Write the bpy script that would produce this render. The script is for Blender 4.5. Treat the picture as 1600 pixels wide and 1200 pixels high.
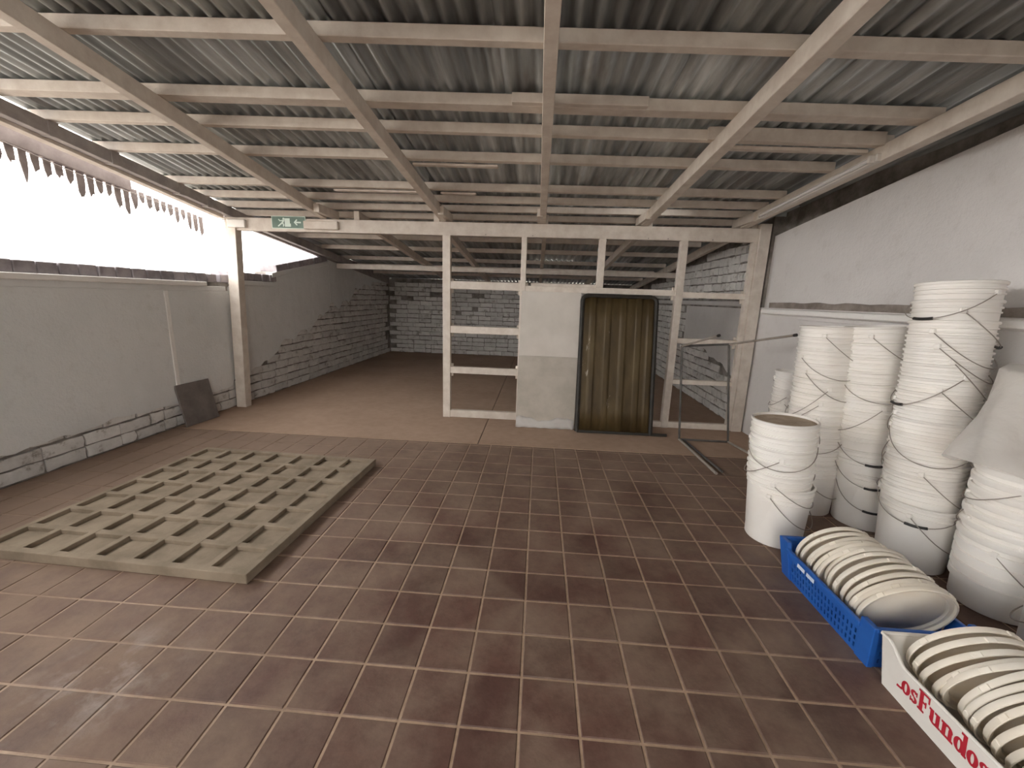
import bpy, bmesh, math, random
from mathutils import Vector, Matrix

for _o in list(bpy.data.objects):
    bpy.data.objects.remove(_o, do_unlink=True)
SC = bpy.context.scene
COL = SC.collection
RND = random.Random(7)

# ------------------------------------------------------------------ camera
CAM_C = Vector((0.007, -1.6866, 1.3906))
CAM_F, YAW, PITCH, ROLL = 643.04, -0.0603, 0.2071, 0.0324
_f = Vector((math.sin(YAW) * math.cos(PITCH), math.cos(YAW) * math.cos(PITCH), -math.sin(PITCH)))
_r0 = Vector((math.cos(YAW), -math.sin(YAW), 0))
_u0 = _r0.cross(_f)
_r = _r0 * math.cos(ROLL) + _u0 * math.sin(ROLL)
_u = -_r0 * math.sin(ROLL) + _u0 * math.cos(ROLL)
cam_data = bpy.data.cameras.new('camera')
cam = bpy.data.objects.new('camera', cam_data)
COL.objects.link(cam)
cam_data.sensor_fit = 'HORIZONTAL'
cam_data.sensor_width = 36.0
cam_data.lens = CAM_F / 1600.0 * 36.0
cam_data.clip_start = 0.02
M3 = Matrix((_r, _u, -_f)).transposed()
cam.matrix_world = Matrix.Translation(CAM_C) @ M3.to_4x4()
SC.camera = cam

# ------------------------------------------------------------------ world, exposure
SKY_STRENGTH = 10.0
world = bpy.data.worlds.new('overcast_sky')
SC.world = world
world.use_nodes = True
_bg = world.node_tree.nodes['Background']
_bg.inputs['Color'].default_value = (1.0, 0.972, 0.94, 1)
_bg.inputs['Strength'].default_value = SKY_STRENGTH
SC.view_settings.view_transform = 'Standard'
SC.view_settings.look = 'None'
SC.view_settings.exposure = -0.2
SC.view_settings.gamma = 1.0
SC.view_settings.use_curve_mapping = False
try:
    SC.cycles.use_denoising = True
    SC.cycles.max_bounces = 10
    SC.cycles.diffuse_bounces = 7
    SC.cycles.sample_clamp_indirect = 8.0
except Exception:
    pass

# ------------------------------------------------------------------ materials
def lin(c):
    return tuple(((v / 255.0) / 12.92 if v / 255.0 <= 0.04045 else ((v / 255.0 + 0.055) / 1.055) ** 2.4) for v in c)

class NT:
    def __init__(self, name):
        self.m = bpy.data.materials.new(name)
        self.m.use_nodes = True
        self.t = self.m.node_tree
        self.b = self.t.nodes['Principled BSDF']
    def n(self, kind, **kw):
        nd = self.t.nodes.new(kind)
        for k, v in kw.items():
            setattr(nd, k, v)
        return nd
    def l(self, a, b):
        self.t.links.new(a, b)
    def pos(self, scale=(1, 1, 1), obj=False):
        mp = self.n('ShaderNodeMapping')
        if obj:
            tc = self.n('ShaderNodeTexCoord'); self.l(tc.outputs['Object'], mp.inputs['Vector'])
        else:
            g = self.n('ShaderNodeNewGeometry'); self.l(g.outputs['Position'], mp.inputs['Vector'])
        mp.inputs['Scale'].default_value = scale
        return mp.outputs['Vector']
    def noise(self, vec, scale, detail=4, rough=0.6):
        nz = self.n('ShaderNodeTexNoise')
        self.l(vec, nz.inputs['Vector'])
        nz.inputs['Scale'].default_value = scale
        nz.inputs['Detail'].default_value = detail
        nz.inputs['Roughness'].default_value = rough
        return nz.outputs['Fac']
    def ramp(self, fac, stops):
        r = self.n('ShaderNodeValToRGB')
        self.l(fac, r.inputs['Fac'])
        e = r.color_ramp.elements
        while len(e) < len(stops):
            e.new(0.5)
        for i, (p, c) in enumerate(stops):
            e[i].position = p
            e[i].color = (*c, 1) if len(c) == 3 else c
        return r.outputs['Color']
    def mix(self, fac, a, b, blend='MIX'):
        mx = self.n('ShaderNodeMix', data_type='RGBA', blend_type=blend)
        for sock, v in ((mx.inputs['Factor'], fac), (mx.inputs['A'], a), (mx.inputs['B'], b)):
            if hasattr(v, 'is_output'):
                self.l(v, sock)
            elif isinstance(v, (int, float)):
                sock.default_value = v
            else:
                sock.default_value = (*v, 1)
        return mx.outputs['Result']
    def math(self, op, a, b=None, clamp=False):
        m = self.n('ShaderNodeMath', operation=op)
        m.use_clamp = clamp
        for i, v in enumerate((a, b)):
            if v is None:
                continue
            if hasattr(v, 'is_output'):
                self.l(v, m.inputs[i])
            else:
                m.inputs[i].default_value = v
        return m.outputs[0]
    def bump(self, h, strength, dist=0.01):
        bp = self.n('ShaderNodeBump')
        bp.inputs['Strength'].default_value = strength
        bp.inputs['Distance'].default_value = dist
        self.l(h, bp.inputs['Height'])
        self.l(bp.outputs['Normal'], self.b.inputs['Normal'])
    def rnd(self):
        return self.n('ShaderNodeObjectInfo').outputs['Random']
    def col(self, c):
        if hasattr(c, 'is_output'):
            self.l(c, self.b.inputs['Base Color'])
        else:
            self.b.inputs['Base Color'].default_value = (*c, 1)
    def set(self, **kw):
        for k, v in kw.items():
            self.b.inputs[k.replace('_', ' ')].default_value = v

def simple(name, c1, c2=None, scale=6, rough=0.6, metal=0.0, bump=0.0, stretch=(1, 1, 1), rndv=0.0, bscale=None, lo=0.35, hi=0.65, obj=False):
    t = NT(name)
    v = t.pos(stretch, obj)
    nz = t.noise(v, scale)
    c = t.ramp(nz, [(lo, c1), (hi, c2 or c1)])
    if rndv:
        k = t.math('MULTIPLY_ADD', t.rnd(), rndv)
        t.t.nodes[-1] if False else None
        kk = t.math('ADD', t.math('MULTIPLY', t.rnd(), rndv), 1 - rndv / 2)
        cc = t.n('ShaderNodeCombineColor')
        for i in range(3):
            t.l(kk, cc.inputs[i])
        c = t.mix(1.0, c, cc.outputs[0], 'MULTIPLY')
    t.col(c)
    t.set(Roughness=rough, Metallic=metal)
    if bump:
        t.bump(t.noise(v, bscale or scale * 4), bump)
    return t.m

MAT = {}
MAT['timber'] = simple('white_painted_timber', (0.62, 0.545, 0.475), (0.74, 0.675, 0.60), 9, 0.7, bump=0.15, stretch=(1, 1, 1), rndv=0.12)
MAT['old_timber'] = simple('grey_weathered_timber', (0.30, 0.27, 0.26), (0.42, 0.38, 0.36), 7, 0.8, bump=0.2)
MAT['dark_timber'] = simple('dusty_dark_timber', (0.17, 0.14, 0.12), (0.30, 0.26, 0.23), 8, 0.9, bump=0.4)
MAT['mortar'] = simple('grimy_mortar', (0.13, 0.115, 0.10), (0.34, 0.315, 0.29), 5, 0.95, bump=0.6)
MAT['board_white'] = simple('painted_fibre_board', (0.60, 0.555, 0.50), (0.68, 0.63, 0.575), 3, 0.75, bump=0.05)
MAT['board_grey'] = simple('bare_fibre_board', (0.43, 0.39, 0.335), (0.52, 0.475, 0.415), 5, 0.85, bump=0.08)
MAT['lean_board'] = simple('grey_fibre_cement', (0.15, 0.13, 0.12), (0.21, 0.185, 0.17), 8, 0.9, bump=0.1)
MAT['slab'] = simple('dusty_concrete_panel', (0.20, 0.158, 0.112), (0.29, 0.232, 0.17), 6, 0.95, bump=0.25, bscale=40)
MAT['bucket'] = simple('white_plastic_bucket', (0.85, 0.81, 0.755), (0.88, 0.86, 0.825), 4, 0.42, rndv=0.08)
MAT['lid'] = simple('ivory_plastic_lid', (0.80, 0.72, 0.60), (0.86, 0.81, 0.72), 5, 0.45, rndv=0.12)
MAT['contents'] = simple('dried_residue', (0.34, 0.26, 0.19), (0.46, 0.37, 0.28), 14, 0.9, bump=0.3)
MAT['wire'] = simple('steel_wire', (0.27, 0.235, 0.21), (0.36, 0.32, 0.285), 10, 0.5, metal=0.3)
MAT['black'] = simple('black_plastic', (0.015, 0.014, 0.014), (0.03, 0.028, 0.028), 8, 0.5)
MAT['blue'] = simple('blue_plastic', (0.012, 0.085, 0.36), (0.018, 0.12, 0.45), 5, 0.45)
MAT['white_crate'] = simple('white_plastic_crate', (0.74, 0.71, 0.66), (0.80, 0.78, 0.73), 4, 0.45)
MAT['red_ink'] = simple('red_ink', (0.42, 0.012, 0.03), (0.50, 0.02, 0.04), 20, 0.6)
MAT['steel'] = simple('dull_steel_tube', (0.10, 0.095, 0.09), (0.17, 0.16, 0.15), 9, 0.5, metal=0.5)
MAT['pale_steel'] = simple('worn_pale_tube', (0.33, 0.29, 0.25), (0.45, 0.40, 0.35), 9, 0.5, metal=0.3)
MAT['sign_green'] = simple('faded_sign_green', (0.085, 0.15, 0.115), (0.13, 0.20, 0.16), 5, 0.4)
MAT['sign_white'] = simple('faded_sign_white', (0.62, 0.74, 0.66), (0.70, 0.80, 0.73), 5, 0.4)
MAT['lamp_white'] = simple('lamp_enamel', (0.66, 0.62, 0.57), (0.74, 0.70, 0.65), 5, 0.4)
MAT['lamp_tube'] = simple('unlit_glass_tube', (0.72, 0.70, 0.68), (0.78, 0.76, 0.74), 5, 0.15)
MAT['coping'] = simple('grey_lavender_coping', (0.26, 0.235, 0.25), (0.40, 0.365, 0.38), 9, 0.9, bump=0.3, rndv=0.25)
MAT['earth'] = simple('pale_outdoor_ground', (0.30, 0.27, 0.23), (0.42, 0.38, 0.33), 1.5, 0.95)
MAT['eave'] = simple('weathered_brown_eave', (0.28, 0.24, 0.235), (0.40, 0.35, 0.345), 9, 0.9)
MAT['sticker'] = simple('pale_sticker', (0.55, 0.62, 0.75), (0.66, 0.72, 0.82), 20, 0.5)

def wall_white(name, base1, base2, streak=0.0):
    t = NT(name)
    v = t.pos()
    a = t.noise(v, 0.9, 5, 0.65)
    b = t.noise(v, 7.0, 6, 0.7)
    c = t.ramp(a, [(0.3, base1), (0.7, base2)])
    stain = t.ramp(b, [(0.28, (0.62, 0.58, 0.53)), (0.45, (1, 1, 1))])
    c = t.mix(0.22, c, t.mix(1.0, c, stain, 'MULTIPLY'))
    t.col(c)
    t.set(Roughness=0.92)
    t.bump(t.math('ADD', t.noise(v, 5, 6), t.math('MULTIPLY', t.noise(v, 45, 3), 0.35)), 0.45, 0.02)
    return t.m
MAT['plaster'] = wall_white('whitewashed_plaster', (0.63, 0.605, 0.59), (0.73, 0.705, 0.69))
MAT['plaster_left'] = wall_white('greyed_whitewash', (0.68, 0.69, 0.685), (0.80, 0.80, 0.79))
MAT['ledge_white'] = wall_white('white_ledge_paint_and_light', (0.84, 0.82, 0.79), (0.90, 0.88, 0.85))  # real white paint, lightened so the left ledge strip reads as skylit

def brick_mat(name, c1, c2, dirt):
    t = NT(name)
    v = t.pos()
    nz = t.noise(v, 9, 6, 0.7)
    c = t.ramp(nz, [(0.33, dirt), (0.43, c1), (0.7, c2)])
    kk = t.math('ADD', t.math('MULTIPLY', t.rnd(), 0.22), 0.86)
    cc = t.n('ShaderNodeCombineColor')
    for i in range(3):
        t.l(kk, cc.inputs[i])
    t.col(t.mix(1.0, c, cc.outputs[0], 'MULTIPLY'))
    t.set(Roughness=0.93)
    t.bump(t.noise(v, 22, 5), 0.5, 0.015)
    return t.m
MAT['brick'] = brick_mat('whitewashed_brick', (0.68, 0.66, 0.635), (0.80, 0.78, 0.755), (0.36, 0.325, 0.29))

def floor_mat(name, base_stops, dust_lo, dust_hi, seed, per_tile):
    """fired clay (or grout) under a drifting film of dust that lies thickest along the left wall and the far end"""
    t = NT(name)
    g = t.n('ShaderNodeNewGeometry')
    sep = t.n('ShaderNodeSeparateXYZ')
    t.l(g.outputs['Position'], sep.inputs[0])
    v = t.pos()
    base = t.ramp(t.noise(v, 2.6, 6, 0.62), base_stops)
    base = t.mix(0.55, base, t.mix(1.0, base, t.ramp(t.noise(v, 19, 6, 0.75), [(0.32, (0.55, 0.50, 0.48)), (0.55, (1, 1, 1)), (0.75, (1.25, 1.2, 1.15))]), 'MULTIPLY'))
    if per_tile:
        kk = t.math('ADD', t.math('MULTIPLY', t.rnd(), 0.34), 0.83)
        cc = t.n('ShaderNodeCombineColor')
        for i in range(3):
            t.l(kk, cc.inputs[i])
        base = t.mix(1.0, base, cc.outputs[0], 'MULTIPLY')
    # dust film
    film = t.noise(v, 3.1, 7, 0.68)
    dx = t.math('MULTIPLY', t.math('ADD', sep.outputs['X'], 0.5), -0.33)      # more to the left
    dy = t.math('MULTIPLY', t.math('SUBTRACT', sep.outputs['Y'], 0.2), 0.26)  # more to the back
    d = t.math('ADD', t.math('MAXIMUM', dx, 0.0), t.math('MAXIMUM', dy, 0.0))
    d = t.math('ADD', d, t.math('MULTIPLY', t.math('SUBTRACT', film, 0.47), 2.6))
    d = t.math('MINIMUM', t.math('MAXIMUM', t.math('ADD', d, dust_lo), 0.02), dust_hi)
    dustc = t.ramp(t.noise(v, 1.3, 4), [(0.3, (0.195, 0.133, 0.095)), (0.7, (0.262, 0.184, 0.136))])
    c = t.mix(d, base, dustc)
    # a splash of dried whitewash
    dist = t.n('ShaderNodeVectorMath', operation='DISTANCE')
    t.l(g.outputs['Position'], dist.inputs[0]); dist.inputs[1].default_value = (-1.50, -0.56, 0)
    near = t.math('SUBTRACT', 1.0, t.math('MULTIPLY', dist.outputs['Value'], 3.2), True)
    sp = t.math('MULTIPLY', near, t.math('MULTIPLY', t.math('SUBTRACT', t.noise(v, 7.5, 5, 0.65), 0.47, True), 5.0), True)
    t.col(t.mix(t.math('MULTIPLY', sp, 0.55), c, (0.46, 0.42, 0.39)))
    rg = t.math('ADD', t.math('MULTIPLY', d, 0.35), 0.55)
    t.l(rg, t.b.inputs['Roughness'])
    t.bump(t.noise(v, 16, 5), 0.22, 0.01)
    return t.m
MAT['tile'] = floor_mat('red_clay_tile', [(0.32, (0.085, 0.034, 0.027)), (0.47, (0.112, 0.058, 0.043)), (0.66, (0.128, 0.080, 0.058))], 0.14, 0.95, 1, True)
MAT['grout'] = floor_mat('sandy_grout', [(0.3, (0.38, 0.26, 0.175)), (0.7, (0.48, 0.35, 0.25))], -0.05, 0.85, 2, False)

def concrete_mat():
    t = NT('dusty_concrete_floor')
    v = t.pos()
    c = t.ramp(t.noise(v, 1.1, 6, 0.6), [(0.3, (0.33, 0.225, 0.162)), (0.7, (0.43, 0.305, 0.225))])
    f = t.ramp(t.noise(v, 12, 4), [(0.3, (0.82, 0.8, 0.78)), (0.6, (1, 1, 1))])
    t.col(t.mix(0.6, c, t.mix(1.0, c, f, 'MULTIPLY')))
    t.set(Roughness=0.9)
    t.bump(t.noise(v, 30, 4), 0.1, 0.01)
    return t.m
MAT['concrete'] = concrete_mat()
MAT['joint'] = simple('dark_joint', (0.05, 0.035, 0.028), (0.08, 0.06, 0.045), 8, 0.95)

def sheet_mat():
    t = NT('galvanised_corrugated_steel')
    v = t.pos((7, 0.5, 1))
    nz = t.noise(v, 1.6, 5, 0.6)
    c = t.ramp(nz, [(0.30, (0.22, 0.235, 0.24)), (0.50, (0.40, 0.43, 0.435)), (0.66, (0.66, 0.70, 0.71))])
    rust = t.ramp(t.noise(t.pos((2.5, 0.9, 1)), 1.3, 5), [(0.58, (0, 0, 0)), (0.74, (0.5, 0.5, 0.5))])
    c = t.mix(rust, c, (0.13, 0.085, 0.06))
    kk = t.math('ADD', t.math('MULTIPLY', t.rnd(), 0.5), 0.72)
    cc = t.n('ShaderNodeCombineColor')
    for i in range(3):
        t.l(kk, cc.inputs[i])
    t.col(t.mix(1.0, c, cc.outputs[0], 'MULTIPLY'))
    t.set(Roughness=0.45, Metallic=0.30)
    return t.m
MAT['sheet'] = sheet_mat()

def door_mat():
    t = NT('varnished_rusty_sheet')
    v = t.pos((3, 3, 0.55))
    c = t.ramp(t.noise(v, 2.4, 5), [(0.3, (0.045, 0.029, 0.012)), (0.55, (0.085, 0.057, 0.022)), (0.72, (0.12, 0.086, 0.038))])
    sc = t.ramp(t.noise(t.pos((5, 5, 0.9)), 2.1, 6, 0.7), [(0.64, (0, 0, 0)), (0.70, (0.8, 0.8, 0.8))])
    t.col(t.mix(sc, c, (0.42, 0.37, 0.30)))
    t.set(Roughness=0.52, Metallic=0.25)
    return t.m
MAT['door_sheet'] = door_mat()
MAT['door_frame'] = simple('blackened_steel', (0.012, 0.010, 0.008), (0.030, 0.024, 0.018), 9, 0.6)

def plastic_film():
    t = NT('milky_plastic_film')
    v = t.pos()
    c = t.ramp(t.noise(v, 6, 4), [(0.35, (0.86, 0.83, 0.80)), (0.65, (0.92, 0.90, 0.87))])
    t.col(c)
    t.set(Roughness=0.35)
    tr = t.n('ShaderNodeBsdfTransparent')
    tl = t.n('ShaderNodeBsdfTranslucent')
    tl.inputs['Color'].default_value = (0.75, 0.73, 0.70, 1)
    m1 = t.n('ShaderNodeMixShader'); m1.inputs[0].default_value = 0.35
    t.l(t.b.outputs[0], m1.inputs[1]); t.l(tl.outputs[0], m1.inputs[2])
    t.bump(t.noise(v, 14, 3, 0.5), 0.7, 0.03)
    m2 = t.n('ShaderNodeMixShader'); m2.inputs[0].default_value = 0.38
    t.l(m1.outputs[0], m2.inputs[1]); t.l(tr.outputs[0], m2.inputs[2])
    t.l(m2.outputs[0], t.t.nodes['Material Output'].inputs['Surface'])
    return t.m
MAT['film'] = plastic_film()

# ------------------------------------------------------------------ mesh helpers
class MB:
    def __init__(self):
        self.v, self.f = [], []
    def add(self, verts, faces):
        k = len(self.v)
        self.v += [tuple(p) for p in verts]
        self.f += [tuple(i + k for i in fc) for fc in faces]
        return self
    def hexa(self, p):          # 8 points: bottom 4 ccw, top 4 ccw
        return self.add(p, [(0, 3, 2, 1), (4, 5, 6, 7), (0, 1, 5, 4), (1, 2, 6, 5), (2, 3, 7, 6), (3, 0, 4, 7)])
    def box(self, x0, x1, y0, y1, z0, z1):
        return self.hexa([(x0, y0, z0), (x1, y0, z0), (x1, y1, z0), (x0, y1, z0), (x0, y0, z1), (x1, y0, z1), (x1, y1, z1), (x0, y1, z1)])
    def tube(self, pts, r, n=8, closed=False):
        pts = [Vector(p) for p in pts]
        rings = []
        up = None
        for i, p in enumerate(pts):
            a = pts[max(i - 1, 0)]; b = pts[min(i + 1, len(pts) - 1)]
            d = (b - a).normalized()
            if up is None:
                up = Vector((0, 0, 1)) if abs(d.z) < 0.9 else Vector((1, 0, 0))
            s = d.cross(up)
            if s.length < 1e-5:
                s = d.orthogonal()
            s.normalize()
            w = s.cross(d).normalized()
            up = w
            rr = r[i] if isinstance(r, (list, tuple)) else r
            rings.append([p + s * (rr * math.cos(2 * math.pi * k / n)) + w * (rr * math.sin(2 * math.pi * k / n)) for k in range(n)])
        k0 = len(self.v)
        for rg in rings:
            self.v += [tuple(q) for q in rg]
        for i in range(len(rings) - 1):
            for k in range(n):
                a = k0 + i * n + k; b = k0 + i * n + (k + 1) % n
                self.f.append((a, b, b + n, a + n))
        self.f.append(tuple(k0 + k for k in reversed(range(n))))
        self.f.append(tuple(k0 + (len(rings) - 1) * n + k for k in range(n)))
        return self
    def lathe(self, prof, n=40, closed=False):   # prof: list of (r, z)
        k0 = len(self.v)
        for (r, z) in prof:
            for k in range(n):
                a = 2 * math.pi * k / n
                self.v.append((r * math.cos(a), r * math.sin(a), z))
        m = len(prof)
        for i in range(m if closed else m - 1):
            j = (i + 1) % m
            for k in range(n):
                a = k0 + i * n + k; b = k0 + i * n + (k + 1) % n
                c = k0 + j * n + (k + 1) % n; d = k0 + j * n + k
                self.f.append((a, b, c, d))
        return self
    def extrude_poly(self, poly, axis, a0, a1):
        """poly: 2D points (ccw), extruded along axis ('x','y','z') from a0 to a1"""
        def P(u, v, a):
            return {'x': (a, u, v), 'y': (u, a, v), 'z': (u, v, a)}[axis]
        n = len(poly)
        vs = [P(u, v, a0) for u, v in poly] + [P(u, v, a1) for u, v in poly]
        fs = [tuple(range(n)), tuple(range(2 * n - 1, n - 1, -1))] + [(i, (i + 1) % n, (i + 1) % n + n, i + n) for i in range(n)]
        return self.add(vs, fs)
    def mesh(self, name, mat, smooth=False, bevel=0.0, recalc=True, autosmooth=None):
        me = bpy.data.meshes.new(name)
        me.from_pydata(self.v, [], self.f)
        bm = bmesh.new(); bm.from_mesh(me)
        if recalc:
            bmesh.ops.recalc_face_normals(bm, faces=bm.faces)
        if bevel:
            bmesh.ops.bevel(bm, geom=list(bm.edges), offset=bevel, segments=1, affect='EDGES', profile=0.5)
        if smooth:
            lim = math.radians(autosmooth or 35)
            for fc in bm.faces:
                fc.smooth = True
            for e in bm.edges:
                if len(e.link_faces) == 2 and e.calc_face_angle(0) > lim:
                    e.smooth = False
        bm.to_mesh(me); bm.free()
        me.materials.append(MAT[mat] if isinstance(mat, str) else mat)
        me.update()
        return me

def obj(name, me, parent=None, loc=(0, 0, 0), rot=None, world=False):
    o = bpy.data.objects.new(name, me)
    COL.objects.link(o)
    o.location = loc
    if rot is not None:
        o.rotation_euler = rot
    if parent is not None:
        o.parent = parent
        if world:
            o.location = Vector(loc) - Vector(parent.location)
    return o

def empty(name, loc=(0, 0, 0), rot=None):
    o = bpy.data.objects.new(name, None)
    COL.objects.link(o)
    o.empty_display_size = 0.1
    o.location = loc
    if rot is not None:
        o.rotation_euler = rot
    return o

def tag(o, label=None, cat=None, group=None, kind=None):
    for k, v in (('label', label), ('category', cat), ('group', group), ('kind', kind)):
        if v:
            o[k] = v
    return o

def copy_tree(o, parent=None):
    c = o.copy()
    COL.objects.link(c)
    c.parent = parent
    for ch in list(o.children):
        copy_tree(ch, c)
    return c

# ------------------------------------------------------------------ place constants
XL = -3.59            # inner face of left wall
YP = 2.92             # partition plane
YB = 8.14             # back wall
YF = -3.2             # front edge of the shed (open to the yard)
YE = 2.05             # where tiles end and concrete begins
def xr(y):            # inner face of right wall (splays outwards towards the yard)
    return 2.33 + (0.055 * (YP - y) if y < YP else 0.0)
def rb(x, y):         # underside of rafters
    s = 0.105 if y > YP else 0.095 - 0.012 * x
    return 2.16 - s * (y - YP)
RAF_H, PUR_H = 0.095, 0.06
DOOR_X0, DOOR_X1, DOOR_Z = -0.7, 0.4, 1.95   # assumed doorway behind the viewer, sized for the light it lets in

# ------------------------------------------------------------------ ground outside
obj_ground = obj('ground', MB().box(-40, 40, -40, 40, -0.30, -0.12).mesh('ground', 'earth'))
tag(obj_ground, 'pale bare ground outside the shed', kind='structure')

# ------------------------------------------------------------------ floor
floor = obj('floor', MB().box(XL - 0.2, 2.9, YF, YE, -0.12, -0.0035).mesh('grout_bed', 'grout'))
tag(floor, 'red clay tile floor with sandy grout lines', kind='structure')
TW, GAP = 0.2, 0.009
def tile_mesh(w, d, seed):
    rr = random.Random(seed)
    a, b, c = w / 2, d / 2, 0.003
    j = lambda: rr.uniform(-0.0006, 0.0006)
    m = MB()
    lo = [(-a, -b, -0.012), (a, -b, -0.012), (a, b, -0.012), (-a, b, -0.012)]
    mid = [(-a, -b, -c), (a, -b, -c), (a, b, -c), (-a, b, -c)]
    top = [(-a + c, -b + c, j()), (a - c, -b + c, j()), (a - c, b - c, j()), (-a + c, b - c, j())]
    m.add(lo + mid + top, [(0, 1, 5, 4), (1, 2, 6, 5), (2, 3, 7, 6), (3, 0, 4, 7), (4, 5, 9, 8), (5, 6, 10, 9), (6, 7, 11, 10), (7, 4, 8, 11), (8, 9, 10, 11)])
    return m
tile_vars = [tile_mesh(TW - GAP, TW - GAP, s).mesh('tile', 'tile') for s in range(5)]
slots = []
for i in range(-18, 13):
    for j in range(-16, 11):
        x0, x1 = i * TW, (i + 1) * TW
        y0, y1 = j * TW, (j + 1) * TW
        x0c, x1c, y1c = max(x0, XL + 0.005), min(x1, xr((y0 + y1) / 2) - 0.01), min(y1, YE - 0.006)
        if x1c - x0c < 0.03 or y1c - y0 < 0.03 or y0 < YF:
            continue
        full = (x1c - x0c > TW - 0.002 and y1c - y0 > TW - 0.002)
        cx, cy = (x0c + x1c) / 2, (y0 + y1c) / 2
        d = Vector((cx, cy, 0)) - CAM_C
        depth = d.dot(_f)
        px = 800 + CAM_F * d.dot(_r) / depth if depth > 0.3 else -9999
        py = 600 - CAM_F * d.dot(_u) / depth if depth > 0.3 else 9999
        seen = depth > 0.3 and -70 < px < 1670 and py < 1260
        hid = (-2.72 < cx < -1.38 and 0.1 < cy < 1.35) or (cx > 1.4 and cy < 0.35)
        slots.append((0 if (seen and not hid) else 1, depth, cx, cy, x1c - x0c, y1c - y0, full))
slots.sort()
rest = MB()
for k, (flag, depth, cx, cy, w, dd, full) in enumerate(slots):
    if k < 300 and flag == 0:
        me = tile_vars[RND.randrange(5)] if full else tile_mesh(w - GAP, dd - GAP, k).mesh('tile', 'tile')
        o = obj('tile', me, floor, (cx, cy, RND.uniform(-0.0006, 0.0006)))
        if full:
            o.rotation_euler = (RND.uniform(-0.0025, 0.0025), RND.uniform(-0.0025, 0.0025), RND.uniform(-0.004, 0.004))
    else:
        t = tile_mesh(w - GAP, dd - GAP, k)
        rest.add([(x + cx, y + cy, z) for x, y, z in t.v], t.f)
o = obj('tile_field', rest.mesh('tile_field', 'tile'), floor)
o['kind'] = 'stuff'
# concrete bays beyond the tiles
conc_bed = obj('concrete_floor', MB().box(XL - 0.2, 2.6, YE, YB + 0.2, -0.12, -0.012).mesh('joint_bed', 'joint'))
tag(conc_bed, 'dusty brown concrete floor cast in large bays', kind='structure')
xs = [XL - 0.05, -0.53, 2.45]
ys = [YE + 0.004, 5.15, YB + 0.1]
for a, b in zip(xs, xs[1:]):
    for c, d in zip(ys, ys[1:]):
        g = 0.004
        obj('concrete_bay', MB().box(a + g, b - g, c + g * 0.5, d - g, -0.012, 0.0).mesh('concrete_bay', 'concrete', bevel=0.002), conc_bed)

# ------------------------------------------------------------------ bricks
def brick_mesh(L, H, D, seed):
    """front face looks along +x ; 3 x 2 jittered grid so the face is uneven; depth D behind"""
    rr = random.Random(seed)
    ny, nz = 4, 3
    m = MB()
    front, back = [], []
    for k in range(nz):
        for i in range(ny):
            y = -L / 2 + L * i / (ny - 1); z = -H / 2 + H * k / (nz - 1)
            edge = i in (0, ny - 1) or k in (0, nz - 1)
            corner = i in (0, ny - 1) and k in (0, nz - 1)
            x = -0.006 * edge - 0.006 * corner + rr.uniform(-0.004, 0.004)
            yy = y + (rr.uniform(-0.006, 0.006)); zz = z + rr.uniform(-0.005, 0.005)
            front.append((x, yy, zz))
    m.v = list(front)
    for k in range(nz - 1):
        for i in range(ny - 1):
            a = k * ny + i
            m.f.append((a, a + 1, a + ny + 1, a + ny))
    ring = list(range(ny)) + [k * ny + ny - 1 for k in range(1, nz)] + list(range(nz * ny - 2, (nz - 1) * ny - 1, -1)) + [k * ny for k in range(nz - 2, 0, -1)]
    k0 = len(m.v)
    for i in ring:
        x, y, z = m.v[i]
        m.v.append((-D, y, z))
    n = len(ring)
    for i in range(n):
        m.f.append((ring[i], k0 + i, k0 + (i + 1) % n, ring[(i + 1) % n]))
    return m.mesh('brick', 'brick', smooth=True, autosmooth=50)
BR_L, BR_H, COURSE, PITCH_B = 0.272, 0.088, 0.1035, 0.288
bricks_full = [brick_mesh(BR_L, BR_H, 0.045, s) for s in range(6)]
bricks_half = [brick_mesh(BR_L * 0.46, BR_H, 0.045, 20 + s) for s in range(4)]

def lay_bricks(parent, placer, u0, u1, ztop, keep, seed, limit=300):
    """placer(u, z) -> (location, rotz); keep(u, z) says whether the brick shows there"""
    rr = random.Random(seed)
    spots = []
    c = 0
    z = COURSE / 2 + 0.004
    while z < ztop(u0) + 0.3:
        u = u0 + (PITCH_B / 2 if c % 2 else 0) + rr.uniform(-0.03, 0.03)
        while u < u1:
            half = rr.random() < 0.10
            L = PITCH_B * (0.48 if half else 1.0)
            um = u + L / 2
            if um + L / 2 < u1 + 0.02 and z + BR_H / 2 < ztop(um) and keep(um, z):
                spots.append((um, z + rr.uniform(-0.005, 0.005), half))
            u += L
        z += COURSE
        c += 1
    base = Vector(parent.location)
    spots.sort(key=lambda t: (base + Vector(placer(t[0], t[1])[0]) - CAM_C).length)
    far = MB()
    for k, (u, z, half) in enumerate(spots):
        loc, rz = placer(u, z)
        me = rr.choice(bricks_half if half else bricks_full)
        if k >= limit:
            R = Matrix.Translation(loc) @ Matrix.Rotation(rz, 4, 'Z')
            far.add([R @ v.co for v in me.vertices], [tuple(p.vertices) for p in me.polygons])
            continue
        o = obj('brick', me, parent, loc, (rr.uniform(-0.012, 0.012), rr.uniform(-0.02, 0.02), rz + rr.uniform(-0.015, 0.015)))
    if far.v:
        obj('brick_field', far.mesh('brick_field', 'brick', smooth=True, autosmooth=50), parent)['kind'] = 'stuff'
    return len(spots)

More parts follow.
